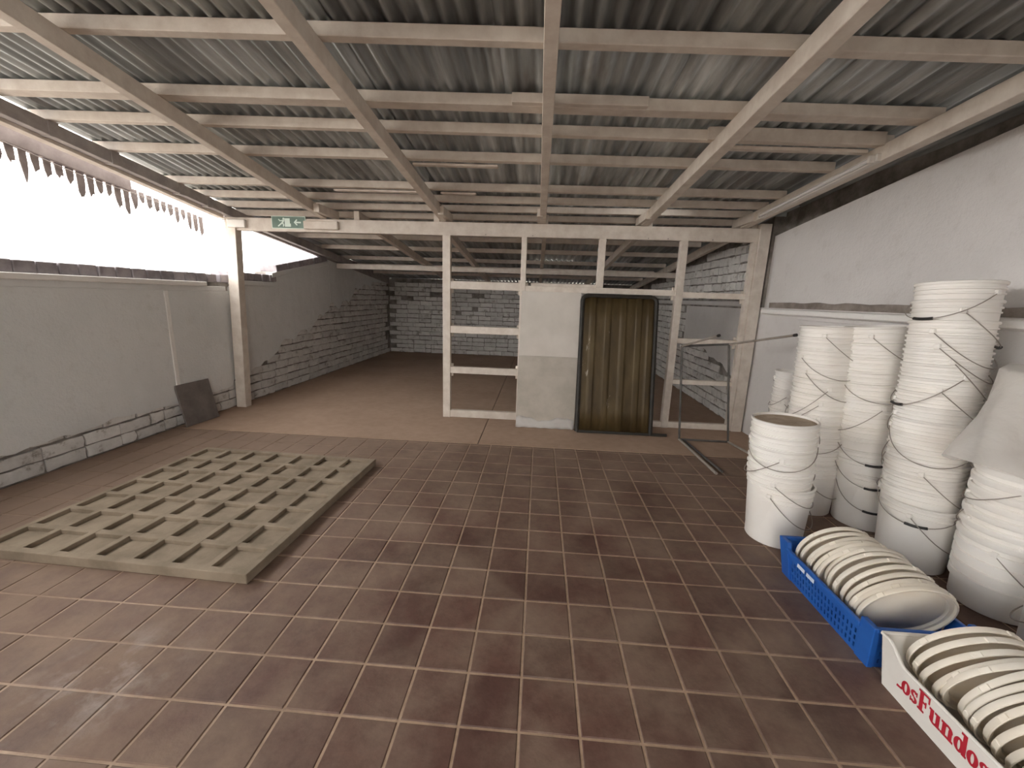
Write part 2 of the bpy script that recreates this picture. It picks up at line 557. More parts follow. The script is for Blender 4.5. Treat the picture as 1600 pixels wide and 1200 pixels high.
# ------------------------------------------------------------------ left wall
wall_left = empty('wall_left', (XL, 0, 0))
tag(wall_left, 'low whitewashed wall under the long open window strip', kind='structure')
def top_left(y):
    if y < 2.98: return 1.455
    if y < 3.78: return 1.50
    if y < 5.30: return 1.62 + (y - 3.78) * (1.90 - 1.62) / (5.30 - 3.78)
    return rb(XL, y) + 0.02
core = MB()
core.extrude_poly([(YF, -0.1), (YB + 0.2, -0.1), (YB + 0.2, rb(XL, YB) + 0.15), (5.30, rb(XL, 5.3) + 0.15), (5.30, 1.90), (3.78, 1.62), (3.78, 1.50), (2.98, 1.50), (2.98, 1.455), (YF, 1.455)], 'x', XL - 0.24, XL - 0.022)
obj('wall_core', core.mesh('wall_core', 'mortar'), wall_left, world=True)
def plaster_low(y):      # lower edge of the surviving plaster
    w = 0.025 * math.sin(y * 5.1) + 0.02 * math.sin(y * 13.0 + 1) + 0.012 * math.sin(y * 31)
    if y < 2.9: return 0.245 + w * 0.6
    if y < 3.6: return 0.30 + (y - 2.95) * 0.30 + w
    if y < 5.2: return 0.50 + (y - 3.6) * 0.34 + w * 1.6
    return min(1.04 + (y - 5.2) * 0.30 + w * 2, 1.62)
def plaster_strip(y0, y1, low, top, x0, x1, mat, parent, name='plaster_coat'):
    n = max(2, int((y1 - y0) / 0.045))
    m = MB()
    rr = random.Random(int(y0 * 100) + 5)
    rows = 7
    F, Bk = [], []
    for i in range(n + 1):
        y = y0 + (y1 - y0) * i / n
        a, b = low(y), top(y)
        for k in range(rows):
            z = a + (b - a) * k / (rows - 1)
            xx = x1 + (rr.uniform(-0.003, 0.003) if 0 < k < rows - 1 else (-0.008 if k == 0 else 0))
            F.append((xx, y, z)); Bk.append((x0, y, z))
    m.v = F + Bk
    N = len(F)
    for i in range(n):
        for k in range(rows - 1):
            a = i * rows + k
            m.f.append((a, a + rows, a + rows + 1, a + 1))
        a = i * rows
        m.f.append((a, N + a, N + a + rows, a + rows))
        a = i * rows + rows - 1
        m.f.append((a, a + rows, N + a + rows, N + a))
    m.f.append(tuple([k for k in range(rows)] + [N + k for k in reversed(range(rows))]))
    b0 = n * rows
    m.f.append(tuple([b0 + k for k in reversed(range(rows))] + [N + b0 + k for k in range(rows)]))
    return obj(name, m.mesh(name, mat, smooth=True, autosmooth=40), parent, world=True)
plaster_strip(YF, 2.95, plaster_low, lambda y: 1.36, XL - 0.03, XL + 0.012, 'plaster_left', wall_left)
plaster_strip(2.97, 5.30, plaster_low, lambda y: top_left(y) - 0.06, XL - 0.03, XL + 0.004, 'plaster_left', wall_left)
plaster_strip(5.31, YB, plaster_low, lambda y: rb(XL, y) + 0.14, XL - 0.03, XL + 0.004, 'plaster_left', wall_left)
nb = lay_bricks(wall_left, lambda u, z: ((0.0, u, z), 0), -1.2, 8.1, lambda y: 1.7, lambda u, z: z - 0.05 < plaster_low(u) - 0.015, 3)
obj('plaster_ridge', MB().box(XL - 0.01, XL + 0.019, 2.10, 2.15, 0.27, 1.352).mesh('plaster_ridge', 'ledge_white', bevel=0.006), wall_left, world=True)
# ledge strip, whitened to look skylit, and coping bricks on edge
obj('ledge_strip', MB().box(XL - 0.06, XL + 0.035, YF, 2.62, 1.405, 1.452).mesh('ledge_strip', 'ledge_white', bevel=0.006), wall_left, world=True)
obj('ledge_band', MB().box(XL - 0.06, XL + 0.016, YF, 2.90, 1.355, 1.408).mesh('ledge_band', 'plaster_left', bevel=0.004), wall_left, world=True)
cm = MB().box(-0.12, 0.12, -0.066, 0.066, 0, 0.088).mesh('coping_brick', 'coping', bevel=0.006)
y = -0.9
while y < 2.80:
    obj('coping_brick', cm, wall_left, (-0.12 + RND.uniform(-0.006, 0.006), y, 1.452 + RND.uniform(-0.004, 0.003)), (RND.uniform(-0.02, 0.02), RND.uniform(-0.01, 0.01), RND.uniform(-0.03, 0.03)))
    y += 0.14
obj('coping_brick', cm, wall_left, (-0.12, 2.925, 1.452))
y = 3.06
while y < 5.25:
    obj('coping_brick', cm, wall_left, (-0.10 + RND.uniform(-0.006, 0.006), y, top_left(y) - 0.004), (math.atan(0.184) if y > 3.78 else 0, 0, RND.uniform(-0.03, 0.03)))
    y += 0.14 if y < 3.6 or y > 3.8 else 0.15
obj('ledge_band', MB().box(XL - 0.06, XL + 0.03, 2.99, 3.78, 1.43, 1.49).mesh('ledge_band', 'plaster_left', bevel=0.008), wall_left, world=True)
m = MB().hexa([(XL - 0.06, 3.74, 1.545), (XL + 0.03, 3.74, 1.545), (XL + 0.03, 5.28, 1.825), (XL - 0.06, 5.28, 1.825), (XL - 0.06, 3.74, 1.61), (XL + 0.03, 3.74, 1.61), (XL + 0.03, 5.28, 1.89), (XL - 0.06, 5.28, 1.89)])
obj('ledge_band', m.mesh('ledge_band', 'plaster_left', bevel=0.008), wall_left, world=True)
obj('opening_jamb', MB().box(XL - 0.16, XL - 0.02, 5.27, 5.40, 1.7, rb(XL, 5.3) + 0.02).mesh('opening_jamb', 'old_timber', bevel=0.004), wall_left, world=True)

# ------------------------------------------------------------------ right wall
wall_right = empty('wall_right', (2.3, 0, 0))
tag(wall_right, 'tall plastered wall behind the buckets turning to whitewashed brick', kind='structure')
def hexa_wall(y0, y1, off0, off1, z0, z1a, z1b):
    return MB().hexa([(xr(y0) + off0, y0, z0), (xr(y0) + off1, y0, z0), (xr(y1) + off1, y1, z0), (xr(y1) + off0, y1, z0),
                      (xr(y0) + off0, y0, z1a), (xr(y0) + off1, y0, z1a), (xr(y1) + off1, y1, z1b), (xr(y1) + off0, y1, z1b)])
obj('wall_core', hexa_wall(YP, YB + 0.2, 0.022, 0.26, -0.1, rb(2.2, YP) + 0.12, rb(2.2, YB) + 0.12).mesh('wall_core', 'mortar'), wall_right, world=True)
obj('lower_plaster', hexa_wall(YF, YP + 0.02, 0.0, 0.26, -0.1, 1.37, 1.37).mesh('lower_plaster', 'plaster'), wall_right, world=True)
obj('upper_plaster', hexa_wall(0.6, YP + 0.02, 0.05, 0.26, 1.37, 2.400, 2.088).mesh('upper_plaster', 'plaster'), wall_right, world=True)
obj('upper_plaster', hexa_wall(YF, 0.6, 0.05, 0.26, 1.37, rb(2.2, YF) + 0.09, 2.400).mesh('upper_plaster', 'plaster'), wall_right, world=True)
obj('eave_shade_infill', hexa_wall(YF, YP + 0.02, 0.14, 0.26, 1.37, rb(2.2, YF) + 0.2, rb(2.2, YP) + 0.2).mesh('eave_shade_infill', 'mortar'), wall_right, world=True)  # dark face above the wall in place of the shaded gap
# hatch outline in the lower wall
obj('hatch_panel', hexa_wall(1.05, 2.26, -0.022, 0.03, 0.02, 1.275, 1.275).mesh('hatch_panel', 'plaster', bevel=0.004), wall_right, world=True)
# plaster field between brick zones behind the partition
def rp_low(y): return max(0.05, 1.02 - (YP + 0.05 - y) * -0.10 - 0.55 * max(0, 1 - (y - YP) / 1.7)) + 0.02 * math.sin(y * 9) + 0.012 * math.sin(y * 23)
nfield = 30
pf = MB()
yA, yB_ = YP + 0.03, 5.1
F, Bk = [], []
for i in range(nfield + 1):
    y = yA + (yB_ - yA) * i / nfield
    for z in (rp_low(y), 1.25, 1.36):
        F.append((xr(y) + 0.0 - (0.004 if z > 1 else 0), y, z)); Bk.append((xr(y) + 0.03, y, z))
pf.v = F + Bk
N = len(F)
for i in range(nfield):
    for k in range(2):
        a = i * 3 + k
        pf.f.append((a, a + 1, a + 4, a + 3))
    pf.f.append((i * 3, i * 3 + 3, N + i * 3 + 3, N + i * 3))
    pf.f.append((i * 3 + 2, N + i * 3 + 2, N + i * 3 + 5, i * 3 + 5))
pf.f.append((0, N, N + 1, N + 2, 2, 1))
e0 = nfield * 3
pf.f.append((e0, e0 + 1, e0 + 2, N + e0 + 2, N + e0 + 1, N + e0))
obj('plaster_field', pf.mesh('plaster_field', 'plaster'), wall_right, world=True)
def rkeep(u, z):
    if u < yB_ + 0.05 and rp_low(u) - 0.02 < z + 0.035 and z < 1.44:
        return False
    return not (1.36 < z < 1.47)
nb2 = lay_bricks(wall_right, lambda u, z: ((xr(u) - 2.3, u, z), math.pi), YP + 0.04, YB, lambda y: rb(2.2, y) + 0.07, rkeep, 5, 300)
obj('string_course', MB().box(2.292, 2.37, YP + 0.06, YB, 1.372, 1.43).mesh('string_course', 'plaster', bevel=0.01), wall_right, world=True)
obj('string_course_shade', MB().box(2.315, 2.37, YP + 0.06, YB, 1.352, 1.374).mesh('string_shade', 'mortar'), wall_right, world=True)  # dark strip standing in for the shadow under the string course
# ledge on the front right wall: rounded white nosing below a dusty timber
trim1 = empty('trim_1', (xr(0.5), 0.5, 1.3))
tag(trim1, 'white rounded ledge with dusty timber strip along the right wall', kind='structure')
nose = MB()
prof = [(0.06, 1.30), (-0.028, 1.305), (-0.045, 1.318), (-0.048, 1.34), (-0.04, 1.355), (-0.02, 1.363), (0.06, 1.365)]
y0, y1 = -1.6, 2.80
nose.v = [(xr(y0) + a, y0, z) for a, z in prof] + [(xr(y1) + a, y1, z) for a, z in prof]
n = len(prof)
nose.f = [tuple(range(n)), tuple(range(2 * n - 1, n - 1, -1))] + [(i, (i + 1) % n, (i + 1) % n + n, i + n) for i in range(n)]
obj('ledge_nosing', nose.mesh('ledge_nosing', 'ledge_white', smooth=True, autosmooth=40), trim1, world=True)
st = MB()
seg = 40
F = []
for i in range(seg + 1):
    y = y0 + (2.78 - y0) * i / seg
    lo = 1.362
    hi = 1.424 + 0.004 * math.sin(i * 1.7) + 0.003 * math.sin(i * 4.1)
    F.append([(xr(y) + 0.052 - 0.035, y, lo), (xr(y) + 0.052 - 0.035 + 0.004 * math.sin(i * 2.3), y, hi), (xr(y) + 0.08, y, hi), (xr(y) + 0.08, y, lo)])
for sct in F:
    st.v += sct
for i in range(seg):
    for k in range(4):
        a = i * 4 + k; b = i * 4 + (k + 1) % 4
        st.f.append((a, b, b + 4, a + 4))
st.f += [(0, 1, 2, 3), (seg * 4 + 3, seg * 4 + 2, seg * 4 + 1, seg * 4)]
obj('ledge_timber', st.mesh('ledge_timber', 'dark_timber'), trim1, world=True)

# ------------------------------------------------------------------ back wall
wall_back = empty('wall_back', (0, YB, 0))
tag(wall_back, 'whitewashed brick wall closing the dim far end', kind='structure')
obj('wall_core', MB().extrude_poly([(XL - 0.1, -0.1), (2.5, -0.1), (2.5, rb(0, YB) + 0.14), (XL - 0.1, rb(0, YB) + 0.14)], 'y', YB + 0.022, YB + 0.25).mesh('wall_core', 'mortar'), wall_back, world=True)
HOLES = [(-3.02, 1.27), (-2.32, 1.42), (-1.95, 1.02), (-1.42, 1.40), (-1.48, 1.12)]
def bkeep(u, z):
    return all(abs(u - a) > 0.15 or abs(z - b) > 0.05 for a, b in HOLES)
nb3 = lay_bricks(wall_back, lambda u, z: ((u, 0.0, z), -math.pi / 2), XL, 2.3, lambda x: rb(0, YB) + 0.09, bkeep, 9, 300)

# ------------------------------------------------------------------ unseen front wall, added to cut the light from behind the viewer
wall_front_added = empty('wall_front_added', (0, YF, 0))
tag(wall_front_added, 'unseen front wall added behind the viewer, with a doorway for light', kind='structure')
for a, b, c, d in [(XL - 0.24, DOOR_X0, -0.1, 2.75), (DOOR_X1, 3.0, -0.1, 2.75), (DOOR_X0, DOOR_X1, DOOR_Z, 2.75)]:
    obj('front_plaster', MB().box(a, b, YF - 0.2, YF, c, d).mesh('front_plaster', 'plaster'), wall_front_added, world=True)

# ------------------------------------------------------------------ ceiling: sheets, purlins, rafters
ceiling = empty('ceiling', (0, 0, 2.2))
tag(ceiling, 'low sloping roof of corrugated steel on whitewashed timbers', kind='structure')
PITCH_C, AMP = 0.084, 0.0135
def sheet_mesh(x0, x1, y0, y1, lift0, lift1):
    per = 8
    n = int(round((x1 - x0) / PITCH_C * per))
    rows = max(3, int((y1 - y0) / 0.7) + 1)
    m = MB()
    for j in range(rows + 1):
        y = y0 + (y1 - y0) * j / rows
        lift = lift0 + (lift1 - lift0) * j / rows
        for i in range(n + 1):
            x = x0 + (x1 - x0) * i / n
            z = rb(x, y) + RAF_H + PUR_H + AMP + AMP * math.cos(2 * math.pi * x / PITCH_C) + lift
            m.v.append((x, y, z))
    for j in range(rows):
        for i in range(n):
            a = j * (n + 1) + i
            m.f.append((a, a + 1, a + n + 2, a + n + 1))
    return m.mesh('corrugated_sheet', 'sheet', smooth=True, autosmooth=60, recalc=False)
SHW = PITCH_C * 10
rows_y = [(-3.3, 0.50), (0.36, 2.72), (2.60, 5.72), (5.62, 8.45)]
for rI, (a, b) in enumerate(rows_y):
    x = -3.61
    k = 0
    while x < 2.7:
        x1 = min(x + SHW + PITCH_C, 2.88)
        jit = RND.uniform(-0.03, 0.03)
        if rI >= 2 and -0.6 < x < 1.1:      # slipped sheets leave a chink of daylight at the lap
            jit = 0.095 + jit * 0.6
        lift0 = 0.004 * (k % 2) + (0.012 if rI else 0.0)
        lift1 = 0.004 * (k % 2) - 0.002
        o = obj('corrugated_sheet', sheet_mesh(x, x1, a + jit, b + RND.uniform(-0.03, 0.0), lift0, lift1), ceiling, world=True)
        sm = o.modifiers.new('thickness', 'SOLIDIFY'); sm.thickness = 0.0012; sm.offset = 1
        x += SHW
        k += 1
def purlin(y, w, h, x0, x1, off=0.0, mat='timber'):
    def c(x, yy, dz):
        return (x, yy, rb(x, y) + RAF_H + off + dz)
    m = MB().hexa([c(x0, y, 0), c(x1, y, 0), c(x1, y + w, 0), c(x0, y + w, 0), c(x0, y, h), c(x1, y, h), c(x1, y + w, h), c(x0, y + w, h)])
    return obj('purlin', m.mesh('purlin', mat, bevel=0.003), ceiling, world=True)
for y, w, h, x0, x1 in [(0.40, 0.055, 0.060, -3.62, 2.60), (0.905, 0.095, 0.060, -3.62, 2.12), (1.225, 0.055, 0.060, -3.62, 2.12), (1.640, 0.062, 0.060, -3.62, 2.06),
                        (2.255, 0.055, 0.060, -3.62, 2.08), (2.575, 0.055, 0.060, -3.62, 2.1), (2.865, 0.055, 0.060, -3.6, 2.1), (3.165, 0.055, 0.060, -3.6, 2.1),
                        (3.68, 0.055, 0.060, -3.6, 2.1), (4.17, 0.055, 0.060, -3.6, 2.1), (4.86, 0.055, 0.060, -3.6, 2.1), (5.68, 0.06, 0.060, -3.6, 2.1), (6.4, 0.06, 0.06, -3.6, 2.1), (7.2, 0.06, 0.06, -3.6, 2.1), (-0.45, 0.06, 0.06, -3.62, 2.6)]:
    purlin(y, w, h, x0, x1)
# doubled pieces scabbed on under purlins
def batten(x0, x1, y, w, h, drop, name='scab_batten'):
    def c(x, yy, dz):
        return (x, yy, rb(x, y) + RAF_H - drop + dz)
    m = MB().hexa([c(x0, y, 0), c(x1, y, 0), c(x1, y + w, 0), c(x0, y + w, 0), c(x0, y, h), c(x1, y, h), c(x1, y + w, h), c(x0, y + w, h)])
    return obj(name, m.mesh(name, 'timber', bevel=0.003), ceiling, world=True)
batten(1.0, 2.05, 1.19, 0.035, 0.075, 0.012)
batten(1.14, 2.02, 1.28, 0.05, 0.02, 0.022)
batten(-1.02, -0.36, 1.70, 0.05, 0.016, 0.018)
batten(-0.95, -0.62, 2.31, 0.05, 0.016, 0.018)
batten(-0.20, 0.55, 0.86, 0.045, 0.05, 0.004)
batten(-1.95, -1.05, 2.30, 0.05, 0.016, 0.018)
def rafter(xa, ya, xb, yb, w, h=RAF_H, mat='timber', dz=0.0):
    n = 3
    m = MB()
    for i in range(n + 1):
        t = i / n
        x = xa + (xb - xa) * t; y = ya + (yb - ya) * t
        z = rb(x, y) + dz
        m.v += [(x - w / 2, y, z), (x + w / 2, y, z), (x + w / 2, y, z + h), (x - w / 2, y, z + h)]
    for i in range(n):
        for k in range(4):
            a = i * 4 + k; b = i * 4 + (k + 1) % 4
            m.f.append((a, b, b + 4, a + 4))
    m.f += [(0, 3, 2, 1), (n * 4, n * 4 + 1, n * 4 + 2, n * 4 + 3)]
    return obj('rafter', m.mesh('rafter', mat, bevel=0.003), ceiling, world=True)
for xa, xb, w in [(-2.30, -2.38, 0.062), (-1.10, -1.06, 0.062), (0.008, 0.0, 0.062), (1.105, 1.06, 0.075), (2.12, 2.06, 0.075)]:
    rafter(xa, -1.3, xb, 2.92, w)
rafter(-3.47, -1.6, -3.47, 5.75, 0.07, mat='old_timber')
for x, x2, w in [(-2.02, -2.0, 0.06), (-1.14, -1.15, 0.06), (0.03, -0.01, 0.055), (1.11, 0.98, 0.06), (2.17, 2.06, 0.06)]:
    rafter(x, 2.93, x2, 8.1, w)
# splice blocks at the header
for x in (-2.30, -1.02, -0.03, 1.02, 2.02):
    m = MB().box(x - 0.03, x + 0.03, 2.62, 3.05, rb(x, 2.8) + 0.005, rb(x, 2.8) + 0.085)
    obj('splice_block', m.mesh('splice_block', 'timber', bevel=0.003), ceiling, world=True)
obj('tie_beam', MB().box(-3.55, 2.27, 5.52, 5.60, 1.79, 1.875).mesh('tie_beam', 'timber', bevel=0.004), ceiling, world=True)
st_ = MB()
for a, b in ((3.0, 5.75), (5.75, YB)):
    st_.hexa([(-3.625, a, rb(-3.6, a) - 0.0), (-3.575, a, rb(-3.6, a) - 0.0), (-3.575, b, rb(-3.6, b) - 0.0), (-3.625, b, rb(-3.6, b) - 0.0),
              (-3.625, a, rb(-3.6, a) + 0.165), (-3.575, a, rb(-3.6, a) + 0.165), (-3.575, b, rb(-3.6, b) + 0.165), (-3.625, b, rb(-3.6, b) + 0.165)])
obj('eave_filler', st_.mesh('eave_filler', 'old_timber'), ceiling, world=True)
# short packing studs on top of the left beam
for y in (0.92, 1.24, 1.66, 2.27, 2.6):
    m = MB().box(-3.53, -3.43, y - 0.005, y + 0.065, rb(-3.47, y) - 0.004, rb(-3.47, y) + RAF_H + 0.005)
    obj('packing_stud', m.mesh('packing_stud', 'old_timber', bevel=0.003), ceiling, world=True)

# ------------------------------------------------------------------ eave edge outside the window strip
fr = empty('eave_edge', (-3.72, 1.2, 2.3))
tag(fr, 'eave board with added strips imitating shaded corrugation across the bright window strip', 'eave edge')
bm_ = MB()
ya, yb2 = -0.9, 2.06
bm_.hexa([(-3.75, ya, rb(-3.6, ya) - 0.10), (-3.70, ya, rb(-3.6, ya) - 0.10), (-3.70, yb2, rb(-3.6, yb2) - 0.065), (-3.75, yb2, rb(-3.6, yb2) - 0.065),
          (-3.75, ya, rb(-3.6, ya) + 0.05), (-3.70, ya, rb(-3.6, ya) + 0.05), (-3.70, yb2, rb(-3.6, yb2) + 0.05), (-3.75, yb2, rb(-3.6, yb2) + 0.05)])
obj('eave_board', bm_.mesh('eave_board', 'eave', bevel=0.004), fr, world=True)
lath = MB().hexa([(-3.575, -0.9, rb(-3.5, -0.9) - 0.022), (-3.505, -0.9, rb(-3.5, -0.9) - 0.022), (-3.505, 2.9, rb(-3.5, 2.9) - 0.022), (-3.575, 2.9, rb(-3.5, 2.9) - 0.022),
                  (-3.575, -0.9, rb(-3.5, -0.9) + 0.030), (-3.505, -0.9, rb(-3.5, -0.9) + 0.030), (-3.505, 2.9, rb(-3.5, 2.9) + 0.030), (-3.575, 2.9, rb(-3.5, 2.9) + 0.030)])
obj('lath', lath.mesh('lath', 'timber', bevel=0.002), fr, world=True)
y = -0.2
while y < 2.85:  # strips shaped like shaded corrugation valleys fading into the glare
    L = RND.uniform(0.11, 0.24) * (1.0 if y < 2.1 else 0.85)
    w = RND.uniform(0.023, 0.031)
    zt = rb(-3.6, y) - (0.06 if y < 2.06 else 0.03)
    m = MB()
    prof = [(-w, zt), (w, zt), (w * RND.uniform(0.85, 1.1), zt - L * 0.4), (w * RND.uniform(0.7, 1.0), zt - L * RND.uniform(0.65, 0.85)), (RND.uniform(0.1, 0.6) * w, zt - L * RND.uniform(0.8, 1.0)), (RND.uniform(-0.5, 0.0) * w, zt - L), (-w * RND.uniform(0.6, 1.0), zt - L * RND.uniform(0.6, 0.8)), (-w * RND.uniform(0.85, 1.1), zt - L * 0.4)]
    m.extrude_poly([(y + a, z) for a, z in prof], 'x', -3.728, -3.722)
    obj('valley_shade_strip', m.mesh('valley_shade_strip', 'eave'), fr, world=True)
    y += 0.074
cable = MB().tube([(-3.70, -0.3 + 0.16 * i, rb(-3.6, -0.3 + 0.16 * i) - 0.105 + 0.012 * math.sin(i * 0.9) + (0.03 * i / 20)) for i in range(20)], 0.004, 6)
tag(obj('cable', cable.mesh('cable', 'wire', smooth=True)), 'thin dark cable strung along the eave in front of the bright window strip', 'cable')

# ------------------------------------------------------------------ partition frame
part = empty('partition_frame', (-1.0, YP, 0))
tag(part, 'white timber partition frame with open bays across the shed', 'partition')
def pbox(name, x0, x1, y0, y1, z0, z1, mat='timber', bev=0.003, parent=None, lean=0.0):
    p = parent or part
    m = MB().hexa([(x0, y0, z0), (x1, y0, z0), (x1, y1, z0), (x0, y1, z0), (x0 + lean, y0, z1), (x1 + lean, y0, z1), (x1 + lean, y1, z1), (x0 + lean, y1, z1)])
    base = Vector(p.location) + (Vector(p.parent.location) if p.parent else Vector((0, 0, 0)))
    o = obj(name, m.mesh(name, mat, bevel=bev), p)
    o.location = -base
    return o
pbox('header_beam', -3.50, 2.205, YP - 0.03, YP + 0.03, 2.02, 2.155)
pbox('post', -3.572, -3.455, YP - 0.05, YP + 0.05, 0.0, 2.06, lean=0.09)          # left post
pbox('post', -1.065, -0.980, YP - 0.035, YP + 0.035, 0.0, 2.022)
pbox('post', -0.215, -0.158, YP - 0.035, YP + 0.035, 0.0, 2.022)
pbox('stud', 0.60, 0.672, YP - 0.03, YP + 0.03, 1.52, 2.022)
pbox('post', 1.438, 1.512, YP - 0.035, YP + 0.035, 0.0, 2.022)
pbox('post', 2.205, 2.312, YP - 0.05, YP + 0.05, 0.0, 2.20)                          # right post
pbox('stud', 2.155, 2.203, YP - 0.03, YP + 0.03, 0.0, 2.022)
def rail(x0, x1, zc, h, yo=0.0, cle=True):
    rl = pbox('rail', x0, x1, YP - 0.028 + yo, YP + 0.028 + yo, zc - h / 2, zc + h / 2)
    if cle:
        for xx in (x0 + 0.012, x1 - 0.012):
            pbox('cleat', xx - 0.016, xx + 0.016, YP + 0.03 + yo, YP + 0.045 + yo, zc - h / 2 - 0.045, zc + h / 2 + 0.03, parent=rl)
    return rl
rail(-0.985, -0.21, 1.505, 0.085)
rail(-0.985, -0.21, 1.02, 0.08)
rail(-0.985, -0.21, 0.56, 0.075)
rail(-0.985, -0.21, 0.045, 0.085, cle=False)
rail(-0.16, 1.44, 1.49, 0.062)
pbox('rail', -0.10, 0.60, YP - 0.005, YP + 0.025, 1.521, 1.552)
rail(1.51, 2.16, 1.475, 0.06)
rail(1.51, 2.16, 0.985, 0.055, yo=0.02)
rail(1.51, 2.16, 0.53, 0.05, yo=0.02)
rail(1.25, 2.16, 0.035, 0.065, cle=False)
def lean_board(name, x0, x1, z1, y0, y1, th, mat):
    m = MB().hexa([(x0, y0 - th, 0.002), (x1, y0 - th, 0.002), (x1, y0, 0.002), (x0, y0, 0.002), (x0, y1 - th, z1), (x1, y1 - th, z1), (x1, y1, z1), (x0, y1, z1)])
    return obj(name, m.mesh(name, mat, bevel=0.002), part, world=True)
lean_board('wall_board', -0.195, 0.445, 1.462, 2.70, YP - 0.037, 0.018, 'board_white')
lean_board('patch_board', -0.20, 0.44, 0.775, 2.675, 2.775, 0.012, 'board_grey')
# crumpled film strip at the foot of the patched board
fs = MB()
nn = 26
for i in range(nn + 1):
    x = -0.20 + 0.63 * i / nn
    hgt = 0.095 + 0.022 * math.sin(i * 0.35 + 0.6) + 0.006 * math.sin(i * 1.1)
    for k in range(5):
        t = k / 4
        fs.v.append((x, 2.655 + 0.13 * hgt * t - 0.025 * (1 - t) - 0.008 * math.sin(i * 1.3 + k * 2), 0.004 + hgt * t))
for i in range(nn):
    for k in range(4):
        a = i * 5 + k
        fs.f.append((a, a + 5, a + 6, a + 1))
o = obj('crumpled_film', fs.mesh('crumpled_film', 'film', smooth=True, autosmooth=80), part, world=True)
sm = o.modifiers.new('thickness', 'SOLIDIFY'); sm.thickness = 0.001
for x in (-0.6, -0.1, 1.1, 1.3, 1.75):
    m = MB().tube([(x, YP - 0.036, 2.035), (x, YP - 0.029, 2.035)], 0.006, 8)
    obj('nail_head', m.mesh('nail_head', 'wire'), part, world=True)

# ------------------------------------------------------------------ metal door leaf
door = empty('door_1', (0.845, 2.56, 0.0))
tag(door, 'dark brown ribbed metal door leaf with blackened rounded frame', kind='structure')
dw, dh = 0.80, 1.475
m = MB()
nx, nz = 72, 6
ribs = [-0.27, -0.11, 0.05, 0.21, 0.33]
for j in range(nz + 1):
    z = 0.03 + (dh - 0.06) * j / nz
    for i in range(nx + 1):
        x = -dw / 2 + 0.03 + (dw - 0.06) * i / nx
        d = 0
        for rx in ribs:
            t = abs(x - rx)
            d = max(d, 0.011 * max(0, min(1, (0.036 - t) / 0.012)))
        m.v.append((x, -d, z))
for j in range(nz):
    for i in range(nx):
        a = j * (nx + 1) + i
        m.f.append((a, a + 1, a + nx + 2, a + nx + 1))
o = obj('ribbed_sheet', m.mesh('ribbed_sheet', 'door_sheet', smooth=True, autosmooth=30), door)
sm = o.modifiers.new('thickness', 'SOLIDIFY'); sm.thickness = 0.0015
pts = []
rc = 0.06
def arc(cx, cz, a0, a1):
    return [(cx + rc * math.cos(math.radians(a0 + (a1 - a0) * k / 5)), 0.0, cz + rc * math.sin(math.radians(a0 + (a1 - a0) * k / 5))) for k in range(6)]
hw = dw / 2 - 0.014
pts = [(-hw, 0, 0.014)] + [(-hw, 0, 0.4), (-hw, 0, 0.9)] + arc(-hw + rc, dh - 0.014 - rc, 180, 90) + arc(hw - rc, dh - 0.014 - rc, 90, 0) + [(hw, 0, 0.9), (hw, 0, 0.4), (hw, 0, 0.014)]
obj('door_frame', MB().tube(pts, 0.024, 8).mesh('door_frame', 'door_frame', smooth=True), door)
obj('bottom_bar', MB().box(-dw / 2 + 0.01, dw / 2 + 0.16, -0.012, 0.018, 0.002, 0.03).mesh('bottom_bar', 'door_frame', bevel=0.003), door)
door.rotation_euler = (math.radians(-10.5), 0, 0)

# ------------------------------------------------------------------ exit sign, box on the header
sg = empty('exit_sign', (-2.76, YP - 0.036, 2.055))
tag(sg, 'faded green emergency exit sign with running figure and arrow on the header beam', 'exit sign')
obj('sign_plate', MB().box(-0.185, 0.185, -0.006, 0.004, 0.0, 0.115).mesh('sign_plate', 'sign_green', bevel=0.002), sg)
obj('sign_border', MB().box(-0.192, 0.192, -0.003, 0.005, -0.007, 0.122).mesh('sign_border', 'sign_white', bevel=0.002), sg)
def flat(name, polys, parent, mat, y0=-0.0085, y1=-0.0055):
    m = MB()
    for p in polys:
        m.extrude_poly(p, 'y', y0, y1)
    return obj(name, m.mesh(name, mat), parent)
flat('doorway_symbol', [[(-0.04, 0.012), (0.028, 0.012), (0.028, 0.045), (0.018, 0.045), (0.018, 0.098), (-0.04, 0.098)]], sg, 'sign_white')
head = [(-0.052 + 0.011 * math.cos(a * math.pi / 6), 0.093 + 0.011 * math.sin(a * math.pi / 6)) for a in range(12)]
flat('running_figure', [head,
     [(-0.060, 0.082), (-0.042, 0.080), (-0.058, 0.048), (-0.078, 0.054)],
     [(-0.062, 0.082), (-0.058, 0.074), (-0.095, 0.066), (-0.112, 0.086), (-0.105, 0.091), (-0.090, 0.076)],
     [(-0.078, 0.054), (-0.062, 0.046), (-0.088, 0.030), (-0.112, 0.012), (-0.122, 0.018), (-0.098, 0.038)],
     [(-0.074, 0.052), (-0.057, 0.050), (-0.046, 0.030), (-0.054, 0.012), (-0.064, 0.014), (-0.060, 0.030)]], sg, 'sign_white')
flat('arrow_symbol', [[(0.062, 0.058), (0.092, 0.090), (0.104, 0.084), (0.088, 0.066), (0.142, 0.066), (0.142, 0.050), (0.088, 0.050), (0.104, 0.032), (0.092, 0.026)]], sg, 'sign_white')
tag(obj('junction_box', MB().box(-0.19, 0.19, -0.02, 0.02, 0, 0.085).mesh('junction_box', 'timber', bevel=0.006), loc=(-2.39, YP - 0.050, 2.045)), 'white long box fixed to the header beam beside the exit sign', 'junction box')
